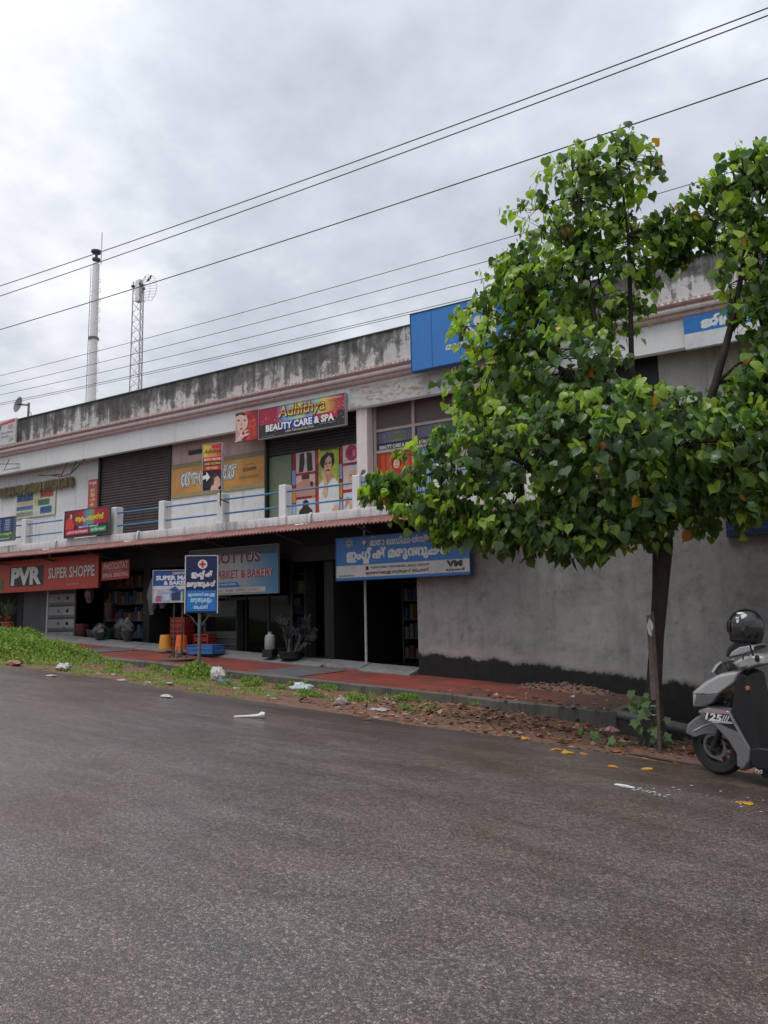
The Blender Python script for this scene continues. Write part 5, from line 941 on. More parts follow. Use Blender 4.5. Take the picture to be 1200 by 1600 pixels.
for k_ in range(3):
    a_, c_ = Zp((1150+12*k_, 500)), Zp((1040+10*k_, 600)); b = MB(); b.tube([(a_[0], 0.05+0.03*k_, a_[1]), (a_[0]+0.06, 0.12+0.01*k_, (a_[1]+c_[1])/2+0.03), (c_[0], 0.09, c_[1])], 0.005, 5); b.build('control_cable', M_BPL, sco, smooth=60)
for s_ in (-1, 1):
    b = MB(); p_ = [Zp(p) for p in ((905, 560), (938, 512), (968, 492), (972, 500), (945, 528), (916, 565))]; b.loft([[(p[0]+0.01, s_*y, p[1]+0.008) for p in p_] for y in (0.112, 0.128)]); b.build('indicator_lens', plain((0.5, 0.5, 0.52), 0.15), sco)
for (za_, zb_) in (((800, 700), (950, 682)), ((862, 768), (1000, 778)), ((776, 692), (862, 690)), ((1042, 494), (1170, 470))):
    a_, c_ = Zp(za_), Zp(zb_); b = MB(); b.tube([(a_[0], 0.172, a_[1]), (c_[0], 0.172, c_[1])], 0.0025, 4); b.build('panel_seam', M_BPL, sco)
# middle and rear of the scooter
shell('floorboard', [(-0.30, 0.30), (-0.36, 0.16), (-0.80, 0.14), (-0.86, 0.30), (-0.78, 0.335), (-0.42, 0.335)], 0.17, M_BPL, 0.95, False)
shell('under_frame', [(-0.34, 0.17), (-0.42, 0.075), (-0.78, 0.08), (-0.82, 0.16)], 0.12, M_BPL, 0.9, False)
shell('rear_body', [(-0.72, 0.32), (-0.70, 0.62), (-0.80, 0.72), (-1.30, 0.80), (-1.62, 0.88), (-1.58, 0.76), (-1.36, 0.60), (-1.10, 0.44), (-0.90, 0.34)], 0.15, M_GREY, 0.8, False)
shell('seat', [(-0.66, 0.72), (-0.70, 0.78), (-1.0, 0.80), (-1.15, 0.86), (-1.50, 0.90), (-1.52, 0.86), (-1.2, 0.78), (-0.85, 0.70)], 0.135, M_BPL, 0.85, False)
shell('tail_lamp', [(-1.57, 0.78), (-1.64, 0.88), (-1.66, 0.84), (-1.60, 0.76)], 0.09, plain((0.35, 0.02, 0.02), 0.2), 0.8, False)
shell('engine_case', [(-0.95, 0.34), (-1.02, 0.14), (-1.38, 0.16), (-1.44, 0.28), (-1.2, 0.38)], 0.10, M_ALLOY, 0.9, False)
b = MB(); b.tube([(-1.0, -0.13, 0.24), (-1.3, -0.15, 0.26), (-1.6, -0.15, 0.34)], [0.04, 0.06, 0.05], 12); b.build('exhaust', M_ALLOY, sco, smooth=60)
b = MB(); b.tube([(-0.70, 0.12, 0.16), (-0.76, 0.22, 0.015)], 0.012, 6); b.tube([(-0.76, 0.20, 0.012), (-0.76, 0.27, 0.012)], 0.018, 6); b.build('side_stand', M_BPL, sco)
b = MB(); b.tube([(-1.45, 0.1, 0.86), (-1.65, 0.1, 0.92), (-1.65, -0.1, 0.92), (-1.45, -0.1, 0.86)], 0.014, 8); b.build('grab_rail', M_BPL, sco, smooth=60)
def side_text(body, z0, z1, c, y, bold=0.03, shear=0.2, name='lettering', parent=sco, conv=Zp):
    V, F = text_mesh_data(body, bold, shear); xs_ = [p[0] for p in V]; zs_ = [p[1] for p in V]; a0, a1 = conv(z0), conv(z1); ax, bx, az, bz = min(xs_), max(xs_), min(zs_), max(zs_)
    me = bpy.data.meshes.new(name); me.from_pydata([(a0[0]+(p[0]-ax)/(bx-ax)*(a1[0]-a0[0]), y, a0[1]+(p[1]-az)/(bz-az)*(a1[1]-a0[1])) for p in V], [], F); me.materials.append(plain(c, 0.4)); me.update(); return link(name, me, parent)
b = MB(); p_ = [Zp(p) for p in ((848, 812), (1000, 806), (1040, 908), (880, 848))]; b.add([(a, 0.1862, c) for a, c in p_], [(0, 1, 2, 3)]); b.build('decal', M_BPL, sco, fix=False)
b = MB(); p_ = [Zp(p) for p in ((850, 790), (905, 778), (985, 783), (1000, 806), (850, 808))]; b.add([(a, 0.1863, c) for a, c in p_], [(0, 1, 2, 3, 4)]); b.build('decal', plain((0.34, 0.24, 0.25), 0.4), sco, fix=False)
side_text('125', (852, 848), (958, 812), (0.75, 0.75, 0.76), 0.188); side_text('///', (950, 850), (1005, 814), (0.6, 0.6, 0.62), 0.188)
for k in range(2):
    b = MB(); p_ = [Zp(p) for p in ((865+22*k, 852+7*k), (1012+4*k, 850+7*k), (1013+4*k, 854+7*k), (872+22*k, 857+7*k))]; b.add([(a, 0.1882, c) for a, c in p_], [(0, 1, 2, 3)]); b.build('decal', plain((0.6, 0.6, 0.62), 0.4), sco, fix=False)
side_text('TVS', (1112, 1140), (1158, 1122), (0.55, 0.55, 0.56), 0.178)
# helmet hung over the handlebar
hm = empty('helmet', (0, 0, 0), 0, 'glossy black full-face helmet with white stickers resting on the scooter handlebar', 'helmet')
hx, hz = Zraw((1045, 215)); hm.matrix_world = Matrix.Translation((scx, scy, zr(scx))) @ Matrix.Rotation(R(162), 4, 'Z') @ Matrix.Translation((hx-0.085, 0.10, hz-0.205))
M_HELM = plain((0.012, 0.013, 0.014), 0.16, 0, 0.1, 6, coat=0.5)
rings = []
for z, r_, ox in ((0.0, 0.112, 0.01), (0.02, 0.128, 0.005), (0.06, 0.140, 0.0), (0.11, 0.146, 0.0), (0.16, 0.140, 0.0), (0.205, 0.120, -0.002), (0.24, 0.088, -0.005), (0.26, 0.05, -0.006), (0.268, 0.012, -0.006)):
    rings.append([(ox+r_*1.02*math.cos(R(a)), r_*0.94*math.sin(R(a)), z) for a in range(0, 360, 12)])
b = MB(); b.loft(rings); b.build('shell', M_HELM, hm, smooth=60)
b = MB(); b.loft([[(ox+r_*1.02*math.cos(R(a)), r_*0.94*math.sin(R(a)), z) for a in range(0, 360, 12)] for z, r_, ox in ((-0.012, 0.10, 0.01), (-0.012, 0.112, 0.01), (0.012, 0.130, 0.008), (0.018, 0.128, 0.006))]); b.build('rim_trim', M_BPL, hm, smooth=50)
b = MB()
vs = []; A = list(range(-62, 63, 6))
for z, r_ in ((0.075, 0.150), (0.11, 0.153), (0.15, 0.150), (0.172, 0.143)): vs += [(r_*1.02*math.cos(R(a)), r_*0.95*math.sin(R(a)), z) for a in A]
n = len(A); b.add(vs, [(i*n+j, i*n+j+1, (i+1)*n+j+1, (i+1)*n+j) for i in range(3) for j in range(n-1)]); o = b.build('visor', plain((0.02, 0.022, 0.025), 0.08, 0, 0.1), hm, smooth=60); m = o.modifiers.new('t', 'SOLIDIFY'); m.thickness = 0.003
def on_shell(pts, c, up_=0.003, name='sticker'):
    """small sticker patch wrapped on the left side of the shell: pts = (angle, height)"""
    prof = [(0.0, 0.112), (0.02, 0.128), (0.06, 0.140), (0.11, 0.146), (0.16, 0.140), (0.205, 0.120), (0.24, 0.088), (0.26, 0.05), (0.268, 0.012)]
    def rad(z):
        for (a, ra), (b_, rb_) in zip(prof, prof[1:]):
            if a <= z <= b_: return ra+(rb_-ra)*(z-a)/(b_-a)
        return 0.1
    b = MB(); b.add([(((rad(z)+up_)*1.02)*math.cos(R(a)), (rad(z)+up_)*0.94*math.sin(R(a)), z+up_*0.4) for a, z in pts], [tuple(range(len(pts)))]); b.build(name, plain(c, 0.4), hm, fix=False)
WS = (0.55, 0.56, 0.57)
on_shell([(70, 0.232), (84, 0.24), (100, 0.24), (114, 0.232), (100, 0.222), (84, 0.222)], WS); on_shell([(78, 0.186), (108, 0.186), (108, 0.20), (78, 0.20)], WS); on_shell([(84, 0.150), (90, 0.150), (92, 0.178), (82, 0.178)], WS); on_shell([(150, 0.165), (156, 0.155), (138, 0.19), (134, 0.195)], WS); on_shell([(20, 0.13), (26, 0.13), (24, 0.17), (20, 0.17)], WS)
b = MB(); b.tube([(0.03, 0.05, 0.02), (0.02, 0.06, -0.10), (-0.02, 0.05, -0.16)], 0.012, 6); b.build('chin_strap', M_BPL, hm, smooth=60)

# ------------------------------------------------------------------ goods in front of and inside the shops
def bucket(label, x, y, z, r, h, c, inv=False, group=None):
    ro = empty('bucket', (x, y, z), 0, label, 'bucket', group); k = [(r*0.74, 0), (r*0.76, 0.01), (r*0.98, h*0.92), (r*1.06, h*0.93), (r*1.06, h), (r*0.99, h), (r*0.72, 0.03), (0.01, 0.03)]
    if inv: k = [(a, h-b_) for a, b_ in k]
    m = MB(); m.lathe(k, 22); m.build('body', plain(c, 0.4, 0, 0.15, 8), ro, smooth=40)
    if not inv:
        m = MB(); m.tube([(r*1.05*math.cos(R(a)), 0, h*0.95-r*0.5*math.sin(R(a))) for a in range(0, 181, 20)], 0.005, 5); m.build('handle', M_STEEL, ro)
    else:
        m = MB(); m.lathe([(r*1.1, 0.0), (r*1.1, 0.02), (r*1.0, 0.02), (r*1.0, 0.0)], 22); m.build('rim', plain(c, 0.4, 0, 0.15, 8), ro, smooth=40)
za = zs(-13.3)+0.10
bucket('yellow bucket upside down beside the iron sign stand', -13.50, 12.72, za, 0.15, 0.32, '#c88a24', True); bucket('orange bucket upside down right of the iron sign stand', -12.98, 12.72, za-0.03, 0.15, 0.34, '#d86420', True)
def crate(label, x, y, z, w, d, h, c, group=None):
    ro = empty('crate', (x, y, z), 0, label, 'crate', group); mt = plain(c, 0.5, 0, 0.2, 7); m = MB()
    m.box(0, w, 0, d, 0, 0.02); m.build('bottom', mt, ro)
    for nm, q_ in (('side', (0, w, 0, 0.018)), ('side', (0, w, d-0.018, d)), ('side', (0, 0.018, 0.018, d-0.018)), ('side', (w-0.018, w, 0.018, d-0.018))):
        m = MB(); m.box(*q_, 0.02, h*0.36); m.box(*q_, h*0.48, h*0.78); m.box(*q_, h*0.88, h)
        for t_ in (0.0, 0.5, 1.0):
            if q_[1]-q_[0] > 0.1: xx = q_[0]+(q_[1]-q_[0]-0.03)*t_; m.box(xx, xx+0.03, q_[2]+0.001, q_[3]-0.001, 0.02, h)
            else: yy_ = q_[2]+(q_[3]-q_[2]-0.03)*t_; m.box(q_[0]+0.001, q_[1]-0.001, yy_, yy_+0.03, 0.02, h)
        m.build(nm, mt, ro)
    for sx_ in (0.015, w-0.015):
        m = MB(); m.box(sx_-0.012, sx_+0.012, -0.006, 0, 0.02, h); m.build('corner_rib', mt, ro)
for k in range(3): crate(['red bottle crate at the bottom of the stack behind the buckets', 'red bottle crate in the middle of the stack behind the buckets', 'red bottle crate on top of the stack behind the buckets'][k], -13.62, 12.98, za+0.27+0.235*k-0.25, 0.46, 0.32, 0.225, '#8a2c24', 'red crates')
crate('blue plastic crate on the cement apron beside the buckets', -12.72, 12.62, zs(-12.3)+0.06, 0.78, 0.40, 0.20, '#3a6aa8')
crate('red mesh crate right of the orange bucket', -12.95, 13.06, zs(-12.8)+0.12, 0.46, 0.26, 0.34, '#8c2820')
fz = empty('display_cabinet', (-13.0, 13.5, 0.52), 0, 'pale display cabinet with green stripe behind the sign stand', 'cabinet'); m = MB(); m.box(0, 0.95, 0, 0.4, 0.05, 1.32); m.build('carcass', plain((0.05, 0.052, 0.052), 0.5), fz, bevel=0.01); m = MB(); m.box(0.02, 0.93, -0.01, 0, 0.98, 1.1); m.build('stripe', plain((0.02, 0.05, 0.035), 0.5), fz); m = MB(); m.box(0.02, 0.93, -0.012, 0, 0.62, 0.95); m.build('door_glass', M_DGLASS, fz)  # cabinet colour darkened to carry the shop's shade
for i in range(3): m = MB(); m.box(0.02, 0.93, -0.02, 0, 0.14+0.16*i, 0.155+0.16*i); m.build('shelf_edge', M_STEEL, fz)
# brooms and mops in a bin beside the pier
bn = empty('broom_bin', (-10.15, 13.05, zs(-10.15)+0.10), 0, 'dark bin full of brooms and mops at the supermarket door', 'bin'); m = MB(); m.lathe([(0.22, 0), (0.24, 0.13), (0.255, 0.13), (0.255, 0.15), (0.23, 0.15), (0.21, 0.02)], 18); m.build('body', M_BPL, bn, smooth=40)
q = random.Random(9)
for i in range(13):
    a = q.uniform(-1, 1); ro = empty('broom', (-10.15+a*0.10, 13.05+q.uniform(-0.08, 0.08), zs(-10.15)+0.14), 0, 'broom standing with its bushy head up in the bin at the supermarket door', 'broom', 'brooms in the bin')
    tip = Vector((a*0.34+q.uniform(-.06, .06), q.uniform(-0.18, 0.1), q.uniform(0.28, 0.70))); m = MB(); m.tube([(0, 0, 0), tip], 0.012, 6); m.build('handle', plain(q.choice([(0.07, 0.07, 0.07), (0.05, 0.045, 0.045), (0.20, 0.19, 0.185)]), 0.5), ro, smooth=60)
    m = MB()
    for k in range(60):
        d = tip.normalized()*q.uniform(0.05, 0.22)+Vector((q.gauss(0, .06), q.gauss(0, .06), q.gauss(-0.03, 0.05))); w = 0.007; m.add([tip+Vector((-w, 0, 0)), tip+Vector((w, 0, 0)), tip+d+Vector((w*1.5, 0, 0)), tip+d+Vector((-w*1.5, 0, 0))], [(0, 1, 2, 3)])
    m.build('bristles', plain(q.choice([(0.035, 0.037, 0.045), (0.06, 0.058, 0.06), (0.025, 0.025, 0.03), (0.04, 0.035, 0.035)]), 0.8), ro)['kind'] = 'stuff'
wc = empty('water_can', (-10.62, 12.95, zs(-10.6)+0.10), 0, 'white plastic can on a black block beside the broom bin', 'can'); m = MB(); m.box(-0.13, 0.13, -0.1, 0.1, 0, 0.16); m.build('block', M_BPL, wc); m = MB(); m.lathe([(0.10, 0.16), (0.11, 0.18), (0.11, 0.40), (0.09, 0.46), (0.04, 0.48), (0.04, 0.53), (0.0, 0.53)], 16); m.build('can_body', plain((0.30, 0.30, 0.31), 0.4), wc, smooth=40)
# left shop: display board, pots, wrapped bundles
db = Sign('product_display_board', 'pale upright display board with four product panels in the left shop', 'board', (-18.95, 13.55, 0.86), 1.15, 1.75, 0.04, base='#5a5a5c')
for k in range(5): db.rect(0.03, 0.04+0.195*k, 0.97, 0.04+0.195*k+0.13, '#8c8c8e'); db.layer -= 1; db.rect(0.03, 0.175+0.195*k, 0.97, 0.20+0.195*k, '#383638'); db.ell(0.4, 0.105+0.195*k, 0.025, '#3a3a3e'); db.layer -= 2; db.ell(0.72, 0.105+0.195*k, 0.028, '#4a4648')
db.layer += 3; db.done()
for i, (x, c, r_, h_, lab) in enumerate(((-18.75, '#3c5a4c', 0.16, 0.4, 'dark green pot at the foot of the display board'), (-18.25, '#6a3038', 0.2, 0.42, 'maroon tub at the foot of the display board'), (-17.75, '#5a2c30', 0.2, 0.5, 'tall maroon bucket right of the display board'), (-17.25, '#3c4450', 0.2, 0.34, 'slate grey tub in the left shop'), (-16.75, '#2c5a58', 0.19, 0.36, 'teal tub in the left shop'), (-16.95, '#4a2a34', 0.16, 0.4, 'maroon bucket hanging high in the left shop'))):
    bucket(lab, x, 13.75 if i < 5 else 14.0, 0.87 if i < 5 else 1.5, r_, h_, c)
def bundle(label, x, y, z, w, h, seed, c, cat='bundle'):
    q_ = random.Random(seed); ro = empty('wrapped_bundle', (x, y, z), 0, label, cat); m = MB(); n_, k_ = 18, 10; rg = []
    for i in range(k_):
        t_ = i/(k_-1); rr = w*math.sin(math.pi*min(0.97, max(0.06, t_)))**0.5; rg.append([((rr*(1+0.7*noise.noise(Vector((math.cos(R(a))*2.2, math.sin(R(a))*2.2+t_*5, seed)))))*math.cos(R(a)), rr*0.7*(1+0.3*noise.noise(Vector((a*0.09, t_*6, seed+3))))*math.sin(R(a)), t_*h) for a in range(0, 360, 20)])
    m.loft(rg); m.build('plastic_wrap', plain(c, 0.22, 0, 0.5, 14, 0.6), ro, smooth=25); m = MB(); m.tube([(w*0.3*math.cos(R(a)), w*0.2*math.sin(R(a)), h*0.97) for a in range(0, 361, 30)], 0.012, 5); m.build('tie', M_BPL, ro)
bundle('grey plastic-wrapped bundle on the apron of the left shop', -16.35, 13.2, zs(-16.35)+0.11, 0.22, 0.42, 3, (0.035, 0.035, 0.037)); bundle('tall grey wrapped bundle behind the left shop apron', -15.85, 13.45, zs(-15.85)+0.12, 0.22, 0.55, 8, (0.028, 0.028, 0.03)); bundle('dark wrapped bundle next to the pier of the left shop', -15.45, 13.3, zs(-15.5)+0.11, 0.2, 0.6, 15, (0.04, 0.04, 0.042))
for i, (x, z, h_) in enumerate(((-14.7, 1.55, 0.9), (-14.35, 1.7, 0.8), (-17.05, 1.9, 0.5))): bundle(['long pale plastic bag hanging near the pier', 'grey plastic bag hanging beside the sign stand', 'pinkish bag hanging in the left shop'][i], x, 13.4, z, 0.13, h_, 30+i, ((0.15, 0.145, 0.14), (0.09, 0.09, 0.088), (0.12, 0.07, 0.075))[i], 'bag')
# shelves with goods deep in the supermarket
for sxi, (x0, x1, ry_, rz0) in enumerate(((-14.6, -12.8, 15.0, 0.5), (-9.2, -7.6, 16.2, 0.3), (-17.8, -15.5, 14.5, 0.86), (-12.5, -10.7, 14.3, 0.5))):
    rk = empty('goods_rack', (x0, ry_, rz0), 0, ['dim shelf rack in the supermarket, left of the glazed front', 'dim shelf rack inside the pharmacy doorway', 'dim shelf rack of packets behind the tubs in the left shop', 'dim shelf rack behind the dark glazed front'][sxi], 'shelf')
    for k in range(5): m = MB(); m.box(0, x1-x0, 0, 0.4, 0.1+0.45*k, 0.13+0.45*k); m.build('shelf', M_STEEL, rk)
    for x in (0, x1-x0): m = MB(); m.box(x-0.02, x+0.02, 0, 0.4, 0, 2.05); m.build('upright', M_STEEL, rk)
    m = MB(); q = random.Random(sxi+2)
    for k in range(4):
        xx = 0.04
        while xx < x1-x0-0.2: w = q.uniform(0.06, 0.16); m.mat(q.randrange(4)).box(xx, xx+w, 0.02, 0.3, 0.13+0.45*k, 0.13+0.45*k+q.uniform(0.15, 0.36)); xx += w+q.uniform(0.005, 0.05)
    m.build('packets', [plain(c_, 0.5) for c_ in ((0.2, 0.05, 0.04), (0.25, 0.22, 0.12), (0.06, 0.1, 0.2), (0.25, 0.25, 0.25))], rk)['kind'] = 'stuff'
pl = empty('potted_plant', (-19.75, 12.9, zs(-19.75)+0.08), 0, 'potted plant with red bloom and wispy stems by the left shop', 'plant'); m = MB(); m.lathe([(0.11, 0), (0.16, 0.28), (0.18, 0.28), (0.18, 0.32), (0.15, 0.32), (0.13, 0.26)], 16); m.build('pot', plain((0.30, 0.09, 0.05), 0.7), pl, smooth=40)
q = random.Random(4); m = MB()
for i in range(50): a = q.uniform(0, 6.28); l = q.uniform(0.15, 0.4); m.tube([(0, 0, 0.3), (l*0.4*math.cos(a), l*0.4*math.sin(a), 0.3+q.uniform(0.2, 0.5)), (l*math.cos(a), l*math.sin(a), 0.3+q.uniform(0.2, 0.75))], [0.006, 0.005, 0.002], 4)
m.build('stems', plain((0.10, 0.13, 0.06), 0.8), pl); m = MB()
for i in range(40): a = q.uniform(0, 6.28); l = q.uniform(0.0, 0.2); z = q.uniform(0.32, 0.52); m.add([(l*math.cos(a)+q.uniform(-.04, .04), l*math.sin(a)-0.05+q.uniform(-.04, .04), z+q.uniform(-.04, .04)) for _ in range(3)], [(0, 1, 2)])
m.build('bloom', plain((0.5, 0.06, 0.03), 0.6), pl)

# ------------------------------------------------------------------ verge: weeds, grass, leaf litter, rubbish
WEED = [leaf_mat('weed_leaf', (0.13, 0.22, 0.045), (0.20, 0.31, 0.07), 0.42, 0.6), leaf_mat('weed_leaf_light', (0.24, 0.36, 0.08), (0.33, 0.45, 0.12), 0.45, 0.6), leaf_mat('weed_leaf_dark', (0.05, 0.105, 0.025), (0.08, 0.15, 0.035), 0.3, 0.6), leaf_mat('dry_straw', (0.34, 0.28, 0.12), (0.42, 0.36, 0.18), 0.3, 0.8)]
def blade(m, q_, p, l, w, lean):
    a = q_.uniform(0, 6.28); d = Vector((math.cos(a), math.sin(a), 0)); s_ = Vector((-d.y, d.x, 0))*w; t1 = p+d*lean*0.35+Vector((0, 0, l*0.6)); t2 = p+d*lean+Vector((0, 0, l)); m.add([p-s_, p+s_, t1+s_*0.8, t1-s_*0.8, t2], [(0, 1, 2, 3), (3, 2, 4)])
def broad(m, q_, p, s0):
    az, ti = q_.uniform(0, 6.28), q_.gauss(0.9, 0.45); M_ = Matrix.Translation(p) @ Matrix.Rotation(az, 4, 'Z') @ Matrix.Rotation(ti, 4, 'X') @ Matrix.Scale(s0, 4); m.add([M_ @ Vector(v) for v in ((0, 0, 0), (0.34, 0.05, 0.35), (0.22, 0.08, 0.8), (0, -0.05, 1.05), (-0.22, 0.08, 0.8), (-0.34, 0.05, 0.35), (0, -0.06, 0.45))], [(0, 1, 6), (1, 2, 6), (2, 3, 6), (3, 4, 6), (4, 5, 6), (5, 0, 6)])
def weeds(name, label, n, area, hgt, seed, leafy=0.7, size=(0.05, 0.10)):
    q_ = random.Random(seed); m = MB(); i = 0
    while i < n:
        x, y = q_.uniform(area[0], area[1]), q_.uniform(area[2], area[3]); den = hgt(x, y)
        if den <= 0 or q_.random() > min(1, den*3): continue
        z = zg(x, y)+den*q_.random()**0.5; r_ = q_.random()
        if q_.random() < leafy: m.mat(0 if r_ < 0.45 else 1 if r_ < 0.85 else 2); broad(m, q_, Vector((x, y, z)), q_.uniform(*size))
        else: m.mat(3 if r_ > 0.80 else 1 if r_ > 0.4 else 0); blade(m, q_, Vector((x, y, zg(x, y))), den*q_.uniform(0.6, 1.25), 0.006, q_.uniform(0.02, 0.14))
        i += 1
    o = m.build(name, WEED, fix=False); tag(o, label, 'weeds', kind='stuff'); return o
def nz(x, y, s_, k=0): return noise.noise(Vector((x*s_, y*s_, k)))
def bank(x, y):
    t_ = min(1, max(0, (-11.9-x)/2.0)); e_ = min(1, max(0, (y-8.05-0.25*nz(x, 0, 1.1))/0.7)); r_ = min(1, max(0, (10.9-y)/0.5)); return t_*e_*r_*(0.09+0.20*(0.5+nz(x, y, 1.6))+0.16*min(1, max(0, (-13-x)/3)))
weeds('weed_bank', 'thick bright green weeds on the roadside bank at the left', 44000, (-21, -11.9, 8.0, 10.9), bank, 31, 0.72, (0.03, 0.075))
def strip(x, y):
    k = nz(x, y, 1.8, 4)+0.45*nz(x, y, 5, 2)-0.12
    if x > -5.7: k -= 0.3*(x+5.7)
    e_ = min(1, max(0, (y-9.0+0.3*nz(x, 0, 2))/0.9)); return max(0, k)*0.22*e_
weeds('verge_weeds', 'patchy weeds and grass along the kerb foot', 7000, (-12.2, -4.6, 8.7, 10.86), strip, 41, 0.5, (0.02, 0.055))
def thin_grass(x, y): return max(0, 0.10+0.3*nz(x, y, 2.2, 8))*0.14 if x < -7 else 0
weeds('verge_grass', 'short yellowish grass at the road edge below the bank', 6000, (-13.5, -7.0, 8.0, 9.6), thin_grass, 43, 0.15, (0.02, 0.04))
def clump(x, y): d = math.hypot(x+10.2, (y-10.4)); return max(0, 0.5-d*0.75)*0.6
weeds('pole_weeds', 'leafy weed clump round the foot of the pharmacy pole sign', 900, (-10.9, -9.5, 9.8, 10.86), clump, 47, 0.75, (0.03, 0.08))
# fallen leaves: a brown carpet plus single bright ones
LIT = [leaf_mat('dead_leaf_brown', (0.11, 0.055, 0.030), (0.20, 0.095, 0.05), 0.1, 0.7), leaf_mat('dead_leaf_rust', (0.26, 0.10, 0.045), (0.36, 0.16, 0.08), 0.15, 0.6), leaf_mat('dead_leaf_pale', (0.34, 0.22, 0.15), (0.42, 0.30, 0.22), 0.1, 0.7), leaf_mat('dead_leaf_orange', (0.60, 0.27, 0.04), (0.66, 0.36, 0.05), 0.2, 0.5), leaf_mat('dead_leaf_dark', (0.035, 0.026, 0.022), (0.07, 0.045, 0.035), 0.05, 0.6)]
def surf(x, y): return zs(x)+0.014 if (y > 10.9 and x < -2.97) else (max(zg(x, y), zr(x)) if y < redge(x) else zg(x, y))
def lay(q_, x, y, s0, tilt=0.25): return Matrix.Translation((x, y, surf(x, y)+0.012)) @ Matrix.Rotation(q_.uniform(0, 6.28), 4, 'Z') @ Matrix.Rotation(R(-90)+q_.gauss(0, tilt), 4, 'X') @ Matrix.Rotation(q_.gauss(0, tilt), 4, 'Y') @ Matrix.Scale(s0, 4)
q = random.Random(77); m = MB(); i = 0
while i < 2000:
    x, y = q.uniform(-8.2, -0.4), q.gauss(9.7, 0.9)
    if y < 7.9 or y > 13.1 or (x > -2.9 and y > 10.0): continue
    dens = min(1, max(0.05, (x+7.4)/2.6))
    if y > 10.9: dens *= 0.9*min(1, max(0.1, (x+7)/2.5))
    if q.random() > dens: continue
    w = q.random(); k = 0 if w < 0.38 else 1 if w < 0.62 else 2 if w < 0.74 else 4
    gi = q.randrange(4); M_ = lay(q, x, y, q.uniform(0.04, 0.10), 0.40); m.mat(k).add([M_ @ Vector(v) for v in LG[gi][0]], LG[gi][1]); i += 1
tag(m.build('leaf_litter', LIT, fix=False), 'brown and rust dead leaves carpeting the soil below the kerb', 'leaves', kind='stuff')
fl = []
for gi in range(4):
    me = bpy.data.meshes.new('fallen_leaf'); me.from_pydata(LG[gi][0], [], LG[gi][1]); me.materials.append(LIT[3 if gi < 3 else 1]); me.update(); fl.append(me)
spots = [(-0.81, 6.49, 0.15), (-2.55, 7.45, 0.13), (-2.40, 7.35, 0.13), (-2.32, 7.5, 0.11), (-1.62, 7.25, 0.13), (-1.95, 7.1, 0.10), (-1.45, 7.62, 0.10), (-3.95, 8.25, 0.14), (-4.8, 7.55, 0.09), (-1.9, 8.1, 0.14), (-2.2, 8.25, 0.12), (-3.9, 9.8, 0.12), (-4.5, 7.9, 0.08), (-1.35, 7.95, 0.13), (-3.1, 8.1, 0.11), (-5.6, 11.4, 0.10), (-4.5, 11.3, 0.12), (-3.75, 11.2, 0.11)]
own = {0: 'curled orange leaf alone on the wet road below the scooter', 7: 'big yellow leaf on the soil edge right of the bare verge', 8: 'small orange leaf far out on the road, left of the other fallen leaves', 11: 'bright yellow leaf in the brown litter below the kerb'}
rest = {0: [], 1: [], 2: []}
for i, (x, y, s0) in enumerate(spots):
    o = link('fallen_leaf', fl[i % 4]); o.matrix_world = lay(q, x, y, s0, 0.12)
    if i in own: tag(o, own[i], 'leaf')
    else: rest[0 if y < 7.8 else 2 if y > 10.9 else 1].append((across((x, y, surf(x, y))), o))
for on, what, grp in ((0, 'orange leaf on the wet road before the tree', 'orange leaves on the road'), (1, 'orange leaf in the litter round the tree foot', 'orange leaves on the soil'), (2, 'orange leaf on the red pavement', 'orange leaves on the pavement')):
    for k_, (_, o) in enumerate(sorted(rest[on], key=lambda p: p[0])): tag(o, '%s, %s from the left' % (what, ORD[k_]), 'leaf', grp)
# rubbish
def crumple(name, label, x, y, sx_, sy_, sz_, c, seed, cat='litter', rz=0):
    m = MB(); rg = []
    for i in range(7):
        ph_ = math.pi*(i/6); rr = max(0.05, math.sin(ph_)); rg.append([(sx_*rr*math.cos(R(a))*(1+0.9*noise.noise(Vector((math.cos(R(a))*2.3, math.sin(R(a))*2.3, i*1.7+seed)))), sy_*rr*math.sin(R(a))*(1+0.55*noise.noise(Vector((math.sin(R(a))*2, i, seed+4)))), sz_*(1-math.cos(ph_))*0.5*(1+0.4*noise.noise(Vector((a*0.03, i*1.0, seed+9))))) for a in range(0, 360, 24)])
    m.loft(rg); o = m.build(name, plain(c, 0.35, 0, 0.35, 20, 0.3), None, (x, y, surf(x, y)-0.01), (0, 0, rz), smooth=20); return tag(o, label, cat)
crumple('plastic_sack', 'white lumpy sack on the verge beside the pole sign', -9.42, 10.1, 0.14, 0.10, 0.27, (0.50, 0.485, 0.46), 2, 'sack')
crumple('plastic_bag', 'pale blue-white crumpled plastic bag by the drain cover', -7.55, 10.0, 0.22, 0.11, 0.14, (0.38, 0.45, 0.47), 5, 'bag'); crumple('plastic_bag', 'small blue scrap of plastic in the weeds', -8.9, 9.7, 0.14, 0.08, 0.07, (0.10, 0.16, 0.33), 7, 'bag')
crumple('stone', 'grey stone on the soil near the road edge', -6.15, 9.05, 0.11, 0.09, 0.12, (0.30, 0.25, 0.22), 11, 'stone'); crumple('plastic_wrapper', 'white wrapper lying flat on the soil near the grey stone', -5.35, 8.75, 0.16, 0.08, 0.05, (0.34, 0.33, 0.32), 13, 'wrapper')
crumple('stone', 'pale stone at the road edge below the weed bank', -11.2, 8.35, 0.18, 0.10, 0.12, (0.42, 0.40, 0.37), 17, 'stone'); crumple('stone', 'red-brown clod at the foot of the weed bank', -12.35, 8.2, 0.20, 0.12, 0.11, (0.30, 0.12, 0.06), 19, 'stone')
